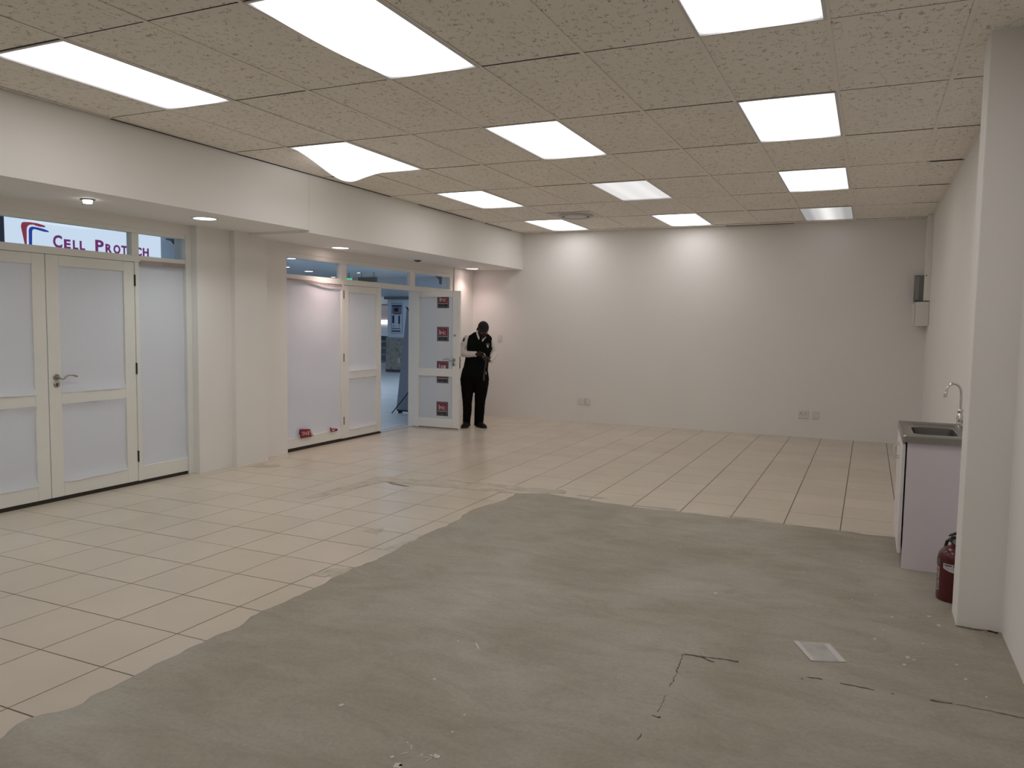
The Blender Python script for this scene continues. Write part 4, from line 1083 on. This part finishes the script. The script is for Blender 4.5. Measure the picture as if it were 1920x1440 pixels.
# hair cap
hair = MB(); hair.ell(hp_(0, 0.016, 0.032), (0.0785, 0.096, 0.086), rot=HR, n=24, m=16)
me = hair.mesh('hair')
bm = bmesh.new(); bm.from_mesh(me)
inv = HR.transposed()
dele = []
for fc in bm.faces:
    q_ = inv @ (fc.calc_center_median() - HC)
    if q_.z < 0.022 + (-0.65 * q_.y if q_.y > 0 else -0.35 * q_.y): dele.append(fc)
bmesh.ops.delete(bm, geom=dele, context='FACES')
bm.to_mesh(me); bm.free()
link('hair', me, HAIR, person, smooth=True)
for s_ in (-1, 1):
    e_ = part('eye', MB().ell(hp_(0.031 * s_, -0.0765, -0.010), (0.0135, 0.010, 0.005), rot=HR), mat('eye_white', (0.35, 0.32, 0.30), rough=0.3), person, smooth=True)
    part('iris', MB().ell(hp_(0.031 * s_, -0.083, -0.0125), (0.005, 0.0045, 0.004), rot=HR), BLACKM, e_, smooth=True)
    part('eyebrow', MB().ell(hp_(0.032 * s_, -0.094, 0.009), (0.020, 0.004, 0.004), rot=HR), HAIR, person, smooth=True)
# shirt: two sleeves and shoulders in one garment
sh = MB()
RSs, RWs = pp(873.5, 634, 0.0), pp(889, 661.5, 0.195)
chain(sh, [RSs, pp(867, 648, 0.03), pp(863.5, 660.5, 0.06), pp(876, 662, 0.13), RWs], [0.055, 0.050, 0.051, 0.047, 0.038])
chain(sh, [pp(919.5, 639, 0.0), pp(924.5, 651, 0.02), pp(925.5, 660, 0.05)], [0.052, 0.046, 0.045])
chain(sh, [pp(925.5, 660, 0.05), pp(922, 668, 0.11), pp(917.2, 673.5, 0.155)], [0.045, 0.042, 0.036])
loft(sh, [(668, 876, 916, 0.0, 0.107), (648, 876, 919, 0.0, 0.107), (636, 875, 920, 0.0, 0.08), (629, 882, 913, 0.0, 0.065)])
shirt = fuse('shirt', sh, 0.0075, 3, SHIRT, person, wrinkle=0.0045, seed=2)
shirt['label'] = 'white long-sleeved shirt'
for (c0, c1, rr) in ((pp(887.5, 661.5, 0.188), pp(891, 661.7, 0.203), 0.0395), (pp(917.8, 672.9, 0.149), pp(916.2, 674.4, 0.163), 0.037)):
    part('cuff', MB().tube([c0, c1], rr, 20), SHIRT, shirt, smooth=True)
# collar points
for (pts) in ([pp(890, 619.5, 0.05), pp(892.2, 618.5, 0.065), pp(897.5, 632, 0.125), pp(896, 635.5, 0.128), pp(893.5, 631, 0.115)], [pp(908.5, 630, 0.085), pp(910.5, 629, 0.07), pp(905, 636, 0.13), pp(902.5, 639, 0.133), pp(901.5, 635.5, 0.13)]):
    part('collar', MB().poly([tuple(p) for p in pts], (0.0, -0.006, 0.002)), SHIRT, shirt, bevel=0.001)
# waistcoat
vs_ = MB()
loft(vs_, [(703, 866, 913.5, 0.01, 0.128), (690, 867, 914, 0.012, 0.130), (672, 870.5, 915.5, 0.012, 0.128), (655, 873.5, 920, 0.01, 0.126), (643, 872.5, 921.5, 0.005, 0.118), (635, 872, 922, 0.0, 0.10), (629.5, 875, 919.5, -0.002, 0.082), (625, 882, 914.5, -0.004, 0.070), (621, 887.5, 909, -0.006, 0.058)])
vest = fuse('waistcoat', vs_, 0.0085, 3, VEST, person, wrinkle=0.002, seed=9)
vest['label'] = 'black sleeveless waistcoat'
b_ = part('chest_badge', MB().poly([tuple(pp(x, y, 0.128)) for x, y in ((909, 641.5), (916, 641.5), (916, 643.5), (914.5, 649), (911, 649.5), (909.8, 644))], (0, -0.004, 0)), mat('badge_grey', (0.10, 0.105, 0.11), rough=0.6), vest)
part('badge_emblem', MB().poly([tuple(pp(x, y, 0.1325)) for x, y in ((911.2, 645), (912.8, 644.6), (914.3, 649.5), (912.3, 649.2))], (0, -0.002, 0)), WHITEP, b_)
part('tie_pin', MB().poly([tuple(pp(x, y, 0.132)) for x, y in ((901.4, 633), (903.6, 632.5), (903, 637.5), (901.8, 638))], (0, -0.004, 0)), mat('tie_grey', (0.22, 0.23, 0.22), rough=0.5), vest)
# sleeve patch
pc = pp(868.0, 635.5, 0.052)
part('sleeve_patch', MB().ell(pc, (0.008, 0.019, 0.029), n=16, m=8, rot=Matrix.Rotation(math.radians(18), 3, 'Y') @ Matrix.Rotation(math.radians(40), 3, 'Z')), mat('patch_navy', (0.03, 0.03, 0.035), rough=0.7), shirt, smooth=True)
# trousers
tr = MB()
loft(tr, [(719, 864.5, 914, 0.0, 0.085), (712, 861.5, 916.5, 0.0, 0.122), (700, 863.5, 915, 0.0, 0.125), (688, 867, 913, 0.0, 0.118)])
loft(tr, [(798.3, 867, 882.5, 0.0, 0.062), (794, 867.5, 881.5, 0.0, 0.060), (775, 867.5, 883.5, 0.0, 0.068), (752, 866.5, 884.5, 0.01, 0.080), (735, 864.5, 887, 0.0, 0.100), (716, 862.3, 890, 0.0, 0.115)], pw=2.1)
loft(tr, [(797.6, 888.5, 907.5, 0.0, 0.064), (793, 889, 906.5, 0.0, 0.062), (775, 889.3, 908, 0.0, 0.070), (752, 889.5, 909.5, 0.01, 0.082), (735, 889, 913, 0.0, 0.100), (716, 887.5, 916, 0.0, 0.115)], pw=2.1)
trou = fuse('trousers', tr, 0.0085, 2, TROU, person, wrinkle=0.003, seed=4)
trou['label'] = 'black trousers'
# shoes
def shoe(heel, toe, wd):
    heel, toe = Vector(heel), Vector(toe); d = toe - heel; L = d.length; d.normalize(); s_ = Vector((-d.y, d.x, 0))
    mb = MB(); prof = [(-0.02, 0.55, 0.055), (0.02, 0.80, 0.070), (0.30 * L, 0.86, 0.076), (0.55 * L, 1.0, 0.056), (0.8 * L, 0.98, 0.045), (0.97 * L, 0.62, 0.034), (1.02 * L, 0.25, 0.024)]
    vs = []; n = 14
    for (a, ww, hh) in prof:
        c = heel + d * a
        for k in range(n):
            t_ = math.pi * k / (n - 1); p_ = c + s_ * wd * ww * math.cos(t_); vs.append((p_.x, p_.y, 0.012 + hh * (max(0.0, math.sin(t_)) ** 0.7)))
        # sole
    fs = []
    for i in range(len(prof) - 1):
        for k in range(n - 1): fs.append((i * n + k, i * n + k + 1, (i + 1) * n + k + 1, (i + 1) * n + k))
        fs.append((i * n, (i + 1) * n, (i + 1) * n + n - 1, i * n + n - 1))
    fs.append(tuple(range(n))); fs.append(tuple((len(prof) - 1) * n + k for k in range(n - 1, -1, -1)))
    up_ = part('shoe', mb.add(vs, fs), SHOE, person, smooth=True)
    so = MB(); ol = []
    for sgn in (1, -1):
        seq = prof if sgn == 1 else prof[::-1]
        for (a, ww, hh) in seq:
            p_ = heel + d * a + s_ * sgn * wd * (ww + 0.05); ol.append((p_.x, p_.y, 0.0))
    part('sole', so.poly(ol, (0, 0, 0.013)), BLACKM, up_)
shoe((-0.122, 0.035, 0), (-0.155, -0.215, 0), 0.050)
shoe((0.045, 0.035, 0), (0.150, -0.185, 0), 0.050)
# keys on a strap, held in both hands
kz = pp(908, 668, 0.27)
RM = Matrix.Rotation(PROT, 4, 'Z'); RM.translation = Vector(PBASE)
kw = RM @ kz
kt = thing('key_lanyard', kw, 'dark strap with keys dangling from the hands of the person', 'keys', rotz=PROT)
STRAP = mat('dark_grey_strap', (0.05, 0.055, 0.058), rough=0.6)
def kp(x, y, w=0.0): return Vector(((x - 908) * PS, -w, (668 - y) * PS))
part('strap', MB().tube([kp(908, 667), kp(908.5, 676, -0.02), kp(907.5, 688, -0.045), kp(905.8, 700, -0.05), kp(905, 709, -0.05), kp(906, 711, -0.05), kp(907.4, 708, -0.05), kp(906.8, 698, -0.05), kp(907.5, 688, -0.04)], 0.0055, 8), STRAP, kt, smooth=True)
part('strap', MB().tube([kp(909, 668), kp(910.5, 677, -0.02), kp(909.5, 686, -0.04)], 0.005, 8), STRAP, kt, smooth=True)
part('key_ring', MB().tube([kp(905.5 + 2.2 * math.cos(a * 0.5236), 664.5 + 2.2 * math.sin(a * 0.5236), 0.01) for a in range(13)], 0.0022, 6), STEELD, kt, smooth=True)
part('key', MB().poly([tuple(kp(x, y, -0.042)) for x, y in ((908.8, 693.5), (909.8, 693.2), (911, 698.2), (910.2, 699), (909.2, 697))], (0, -0.003, 0)), CHROME, kt)
part('key', MB().poly([tuple(kp(x, y, 0.02)) for x, y in ((905, 659.5), (906.4, 659), (909, 663.2), (908, 664), (906.5, 662.5))], (0, -0.003, 0)), CHROME, kt)
MALL_SPOTS = [(-11.48, 13.55, 0.09), (-13.40, 15.63, 0.08), (-13.88, 17.08, 0.11), (-14.88, 19.45, 0.07), (-12.86, 17.93, 0.05), (-13.95, 19.85, 0.05)]
# ================================================================== MALL OUTSIDE
MF = mat_mall_floor()
mfloor = struct('floor_mall', MB().box(-18, -6.02, -3, 23, -0.12, -0.003), mat('mall_grout', (0.30, 0.31, 0.32), rough=0.9), 'pale bluish tiled floor of the mall seen through the doorway', 'floor')
mt = MB().box(-0.298, 0.298, -0.298, 0.298, -0.003, 0.0).mesh('mall_tile'); mt.materials.append(MF)
for i in range(20):
    for j in range(40):
        x = -6.34 - 0.6 * i; y = -0.7 + 0.6 * j
        s_ = y / -x
        in_view = 1.36 < s_ < 1.74 and y < 21
        if not in_view: continue
        o = bpy.data.objects.new('mall_tile', mt); COL.objects.link(o); o.parent = mfloor; o.location = (x, y, 0)
# the rest of the mall floor, out of direct view
rest = MB()
for i in range(20):
    for j in range(40):
        x = -6.34 - 0.6 * i; y = -2.5 + 0.6 * (j + 0)
        yy = -0.7 + 0.6 * (j - 3)
        s_ = yy / -x
        if 1.36 < s_ < 1.74 and yy < 21: continue
        if yy > 22.7 or x < -17.7: continue
        rest.add([(x - 0.298, yy - 0.298, 0), (x + 0.298, yy - 0.298, 0), (x + 0.298, yy + 0.298, 0), (x - 0.298, yy + 0.298, 0)], [(0, 1, 2, 3)])
me = rest.mesh('mall_tiles')
o = link('mall_tiles', me, MF, mfloor); o['kind'] = 'stuff'
MW = mat('mall_wall_paint', (0.62, 0.66, 0.72), rough=0.7)
MC = mat('mall_ceiling_paint', (0.80, 0.83, 0.87), rough=0.8)
struct('ceiling_mall', MB().box(-18, -6.13, -3, 13.1, 3.45, 3.55).box(-18, -6.13, 13.1, 23, 2.85, 3.55), MC, 'pale mall ceiling with downlights, seen through the transom lights', 'ceiling')
struct('wall_mall_side', MB().box(-13.6, -13.3, -3, 13.0, 0, 3.5).box(-18, -17.8, 13, 23, 0, 3.5).box(-18, -13.3, 12.8, 13.0, 0, 3.5), MW, 'blue-grey mall wall carrying the lettered sign', 'wall')
struct('wall_mall_end', MB().box(-18, -6.0, 22.0, 22.2, 0, 3.5), MW, 'mall shop wall beyond the doorway', 'wall')
struct('wall_mall_near', MB().box(-18, -6.0, -3.2, -3.0, 0, 3.6), MW, 'mall wall out of sight on the near side', 'wall')
struct('wall_mall_bulkhead', MB().box(-17.8, -6.13, 20.02, 20.5, 2.272, 2.85), mat('mall_bulkhead_paint', (0.68, 0.72, 0.78), rough=0.7), 'pale bulkhead above the far mall shop, over the poster column', 'bulkhead')
struct('trim_1', MB().box(-13.36, -6.2, 19.9, 20.03, 2.19, 2.274), mat('slate_band', (0.16, 0.18, 0.21), rough=0.6), 'dark grey band under the mall bulkhead', 'trim')
struct('wall_shop_front', MB().box(-6.33, -6.13, YB + 0.1, 22.2, 0, 3.5), MW, 'mall-side wall beyond the shopfront', 'wall')
# added mall lamps, out of view, to light the mall and the door paper
for k, (x, y, z, w, d) in enumerate([(-9.6, 0.5, 3.45, 1.2, 1.2), (-9.6, 4.0, 3.45, 1.2, 1.2), (-9.6, 7.5, 3.45, 1.2, 1.2), (-9.6, 11.0, 3.45, 1.2, 1.2), (-8.0, 15.0, 2.85, 1.2, 1.2), (-8.0, 18.4, 2.85, 1.2, 1.2), (-10.2, 14.6, 2.85, 1.2, 1.2), (-10.2, 17.6, 2.85, 1.2, 1.2), (-15.2, 20.9, 2.85, 0.9, 0.9)]):
    names = ['first', 'second', 'third', 'fourth', 'fifth', 'sixth', 'seventh', 'eighth', 'last']
    t = thing('mall_fill_light', (x, y, z), 'added unseen square light outside the shopfront, %s along the corridor' % names[k], 'ceiling light', 'added unseen lights in the mall ceiling')
    fr = MB().box(-w / 2 - 0.03, w / 2 + 0.03, -d / 2 - 0.03, d / 2 + 0.03, -0.012, 0)
    part('frame', fr, LFRAME, t)
    part('diffuser', MB().box(-w / 2, w / 2, -d / 2, d / 2, -0.016, -0.0125), mat_emit('mall_fill', MALL_COL, MALL), t)
MSPOT = mat_emit('mall_spot', (0.92, 0.96, 1.0), 9.0)
for k, (x, y, rr) in enumerate(MALL_SPOTS):
    t = thing('mall_downlight', (x, y, 2.85), 'small bright mall downlight seen through the %s transom, %s' % (('papered window', 'nearest the pilaster') if k == 0 else ('papered window', ['', 'under the brightest one', 'in the middle', 'by the mullion'][k]) if k < 4 else ('doorway', ['left', 'right'][k - 4])), 'downlight', 'downlights in the mall ceiling')
    part('trim_ring', MB().lathe([(rr + 0.03, 0), (rr + 0.03, -0.01), (rr, -0.01), (rr, 0)], (0, 0, 0), 20), PLASTICW, t)
    part('lamp_disc', MB().lathe([(rr, -0.006), (0, -0.007)], (0, 0, 0), 20), MSPOT, t)
# ---- lettered light-box sign
t = thing('shop_sign', (-12.95, 9.84, 2.5), 'white light-box sign with purple lettering and red and blue emblem above the doors', 'sign')
SX = -12.95
part('light_box', MB().box(-0.18, 0, 8.29 - 9.84, 11.40 - 9.84, 0.0, 0.85), mat_emit('sign_face', (0.72, 0.84, 1.0), 0.90), t)
fr = MB().box(-0.2, 0.01, 8.20 - 9.84, 8.285 - 9.84, -0.05, 0.9).box(-0.2, 0.01, 8.285 - 9.84, 11.40 - 9.84, -0.05, -0.002).box(-0.2, 0.01, 8.285 - 9.84, 11.40 - 9.84, 0.852, 0.9)
part('frame', fr, mat('sign_frame', (0.05, 0.06, 0.10), rough=0.5), t)
PURP = mat('purple_vinyl', (0.20, 0.025, 0.16), rough=0.4, emit=(0.30, 0.03, 0.22), estr=0.35)
REDV = mat('red_vinyl', (0.40, 0.03, 0.06), rough=0.4, emit=(0.5, 0.04, 0.10), estr=0.30)
BLUV = mat('blue_vinyl', (0.02, 0.05, 0.35), rough=0.4, emit=(0.02, 0.07, 0.5), estr=0.35)
red = [(8.569, 3.006), (8.586, 3.06), (8.618, 3.076), (8.722, 3.086), (8.856, 3.082), (8.982, 3.057), (8.994, 3.028), (8.873, 3.029), (8.778, 3.05), (8.711, 3.038), (8.677, 3.005), (8.665, 2.963), (8.656, 2.65), (8.635, 2.65), (8.576, 2.953)]
blue = [(8.695, 2.62), (8.7, 2.949), (8.715, 2.991), (8.754, 3.016), (8.824, 3.015), (8.95, 3.001), (9.038, 2.979), (9.061, 2.953), (8.968, 2.952), (8.814, 2.977), (8.771, 2.968), (8.759, 2.937), (8.747, 2.62)]
part('emblem', MB().poly([(0.001, y - 9.84, z - 2.5) for y, z in red], (0.004, 0, 0)), REDV, t)
part('emblem', MB().poly([(0.001, y - 9.84, z - 2.5) for y, z in blue], (0.004, 0, 0)), BLUV, t)
def sgn(body, y0, y1, z0, hgt):
    M_ = frame4((0.003, y0 - 9.84, z0 - 2.5), (0, 1, 0), (0, 0, 1))
    o = text_mesh(body, hgt / 0.70, M_, t, PURP, extrude=0.002, fit=y1 - y0, bold=0.009)
    return o
sgn('C', 9.126, 9.296, 2.712, 0.205)
sgn('E', 9.330, 9.455, 2.712, 0.150); sgn('L', 9.497, 9.600, 2.712, 0.150); sgn('L', 9.630, 9.735, 2.712, 0.150)
sgn('P', 9.942, 10.115, 2.712, 0.205)
for ch, a, b in (('R', 10.150, 10.290), ('O', 10.318, 10.468), ('T', 10.488, 10.615), ('E', 10.655, 10.770), ('C', 10.800, 10.945), ('H', 10.968, 11.108)):
    sgn(ch, a, b, 2.712, 0.150)
# ---- column with granite base and framed poster
col = MB().box(-13.29, -12.3, 20.0, 20.6, 1.02, 2.25)
struct('wall_mall_column', col, mat('column_paint', (0.70, 0.75, 0.82), rough=0.6), 'white mall column with a speckled stone base seen through the doorway', 'column')
cb = bpy.data.objects['wall_mall_column']
part('stone_base', MB().box(-13.32, -12.28, 19.97, 20.6, 0.08, 1.02), mat_granite(), cb)
part('skirting', MB().box(-13.325, -12.27, 19.96, 20.6, 0.0, 0.08), mat('dark_skirting', (0.09, 0.09, 0.09), rough=0.5), cb)
part('cap_strip', MB().box(-13.31, -12.28, 19.965, 20.6, 1.0, 1.05), mat('cap_grey', (0.33, 0.36, 0.40), rough=0.6), cb)
t = thing('framed_poster', (-12.94, 19.99, 1.165), 'tall framed poster with a dark picture on the mall column', 'poster')
part('frame', MB().box(-0.20, 0.20, -0.02, 0, 0, 0.92), mat('poster_frame', (0.42, 0.47, 0.54), rough=0.4), t)
part('sheet', MB().box(-0.165, 0.17, -0.024, -0.02, 0.03, 0.87), mat('poster_paper', (0.68, 0.72, 0.78), rough=0.5), t)
PN = mat('poster_navy', (0.03, 0.04, 0.10), rough=0.5)
blk = [(-0.165, 0.17, 0.80, 0.855, PN), (-0.165, 0.17, 0.60, 0.795, mat('poster_photo', (0.20, 0.24, 0.32), rough=0.5)), (-0.09, 0.06, 0.66, 0.77, mat('poster_dark', (0.02, 0.025, 0.03), rough=0.5)), (-0.12, 0.15, 0.57, 0.62, mat('poster_red', (0.30, 0.12, 0.12), rough=0.5)),
       (-0.155, -0.085, 0.31, 0.54, PN), (0.06, 0.12, 0.29, 0.54, PN), (-0.115, -0.095, 0.20, 0.25, PN), (0.085, 0.10, 0.20, 0.26, PN), (-0.165, 0.14, 0.135, 0.165, mat('poster_blue', (0.13, 0.18, 0.30), rough=0.5)), (-0.165, 0.14, 0.055, 0.095, PN)]
for k, (a, b, c, d, m_) in enumerate(blk):
    part('print_block', MB().box(a, b, -0.0255 - 0.0006 * k, -0.024, c, d), m_, t)
# ---- shop display beyond the column
t = thing('shop_display', (-13.9, 21.4, 0), 'lit shop display with shelves beyond the mall column', 'display')
part('back_board', MB().box(-0.9, 0.55, 0.02, 0.05, 0.0, 2.27), mat('display_board', (0.55, 0.57, 0.62), rough=0.6), t)
part('plinth', MB().box(-0.9, 0.55, -0.35, 0.02, 0.0, 0.22), mat('display_white', (0.70, 0.74, 0.82), rough=0.5), t)
for z in (0.24, 0.46, 0.66, 0.88, 1.06):
    part('shelf', MB().box(-0.9, 0.55, -0.35, 0.02, z, z + 0.02), mat('display_white', (0.70, 0.74, 0.82), rough=0.5), t)
part('poster_panel', MB().box(-0.9, 0.55, -0.02, 0.019, 1.58, 2.04), mat('display_pink', (0.66, 0.50, 0.45), rough=0.5), t)
part('poster_leaf', MB().ell((-0.10 + 0.37, -0.022, 1.80), (0.13, 0.006, 0.13)), mat('display_green', (0.06, 0.36, 0.22), rough=0.5), t, smooth=True)
part('header_panel', MB().box(-0.9, 0.55, -0.02, 0.019, 2.08, 2.27), mat('display_cream', (0.66, 0.62, 0.52), rough=0.5), t)
part('header_block', MB().box(0.27, 0.42, -0.04, -0.02, 2.06, 2.18), mat('display_teal', (0.03, 0.06, 0.08), rough=0.5), t)
part('light_strip', MB().box(-0.9, 0.55, -0.06, 0.018, 1.44, 1.565), mat_emit('display_lamp', (0.95, 0.97, 1.0), 2.2), t)
cols = {'navy': (0.03, 0.04, 0.14), 'white': (0.65, 0.70, 0.78), 'charcoal': (0.07, 0.07, 0.075), 'olive': (0.20, 0.19, 0.13), 'sky blue': (0.30, 0.42, 0.66), 'grey': (0.34, 0.36, 0.38)}
goods = [('navy', 0.05, 1.08, 0.12), ('grey', 0.22, 1.08, 0.16), ('navy', 0.04, 0.90, 0.14), ('charcoal', 0.22, 0.90, 0.11), ('sky blue', 0.05, 0.68, 0.16), ('white', 0.22, 0.68, 0.14), ('charcoal', 0.05, 0.48, 0.15), ('charcoal', 0.22, 0.48, 0.16), ('olive', 0.05, 0.26, 0.14), ('olive', 0.22, 0.26, 0.17)]
lv = {1.08: 'top', 0.90: 'second', 0.68: 'middle', 0.48: 'fourth', 0.26: 'bottom'}
for (cn, dx, z, h) in goods:
    o = thing('boxed_goods', (-13.9 + dx, 21.18, z), '%s boxed goods on the %s shelf of the mall display, %s side' % (cn, lv[z], 'left' if dx < 0.1 else 'right'), 'goods', 'boxed goods in the mall display')
    part('carton', MB().box(-0.07, 0.07, -0.08, 0.08, 0, h), mat('goods_' + cn, cols[cn], rough=0.5), o, bevel=0.004)
    part('carton_label', MB().box(-0.045, 0.045, -0.083, -0.081, h * 0.3, h * 0.65), mat('goods_label', (0.55, 0.58, 0.62), rough=0.5), o)
# ---- notice board standing outside the door
t = thing('notice_board', (-6.75, 10.9, 0), 'grey back of a tall leaning notice board with a thin prop, outside the doorway', 'notice board')
BD = mat('board_back', (0.26, 0.28, 0.34), rough=0.5)
part('board', MB().poly([(-0.315, 0, 0.055), (0.42, 0, 0.055), (0.50, 0.10, 1.70), (-0.185, 0.10, 1.72)], (0, 0.018, 0)), BD, t)
part('foot_rail', MB().box(-0.30, 0.43, -0.006, 0.03, 0.03, 0.055), BLACKM, t)
part('foot', MB().box(-0.26, -0.235, -0.03, 0.06, 0.0, 0.03).box(0.35, 0.375, -0.03, 0.06, 0, 0.03), BLACKM, t)
part('prop', MB().tube([(-0.335, -0.10, 0.004), (0.16, -0.012, 0.62)], 0.009, 8), BLACKM, t, smooth=True)
part('clip', MB().tube([(-0.185, 0.09, 1.745), (-0.05, 0.085, 1.60)], 0.014, 8), BLACKM, t, smooth=True)
part('latch', MB().box(-0.275, -0.262, -0.006, 0.02, 0.83, 0.91), WHITEP, t)
# ---- green exit sign and dark hanging board
t = thing('exit_sign', (-12.75, 17.34, 2.57), 'small green lit sign hanging in the mall behind the doorway transom', 'sign')
part('panel', MB().box(-0.09, 0.09, -0.02, 0.02, 0, 0.09), mat_emit('exit_green', (0.10, 0.65, 0.30), 1.0), t)
part('hanger', MB().box(-0.005, 0.005, -0.005, 0.005, 0.09, 0.23), BLACKM, t)
t = thing('hanging_board', (-12.45, 17.77, 2.58), 'dark hanging signboard in the mall behind the doorway transom', 'sign')
part('panel', MB().box(-0.30, 0.30, -0.03, 0.03, 0, 0.13), mat('hanging_dark', (0.06, 0.065, 0.06), rough=0.5), t, bevel=0.004)
for s_ in (-0.2, 0.2): part('hanger', MB().box(s_ - 0.006, s_ + 0.006, -0.006, 0.006, 0.13, 0.27), BLACKM, t)
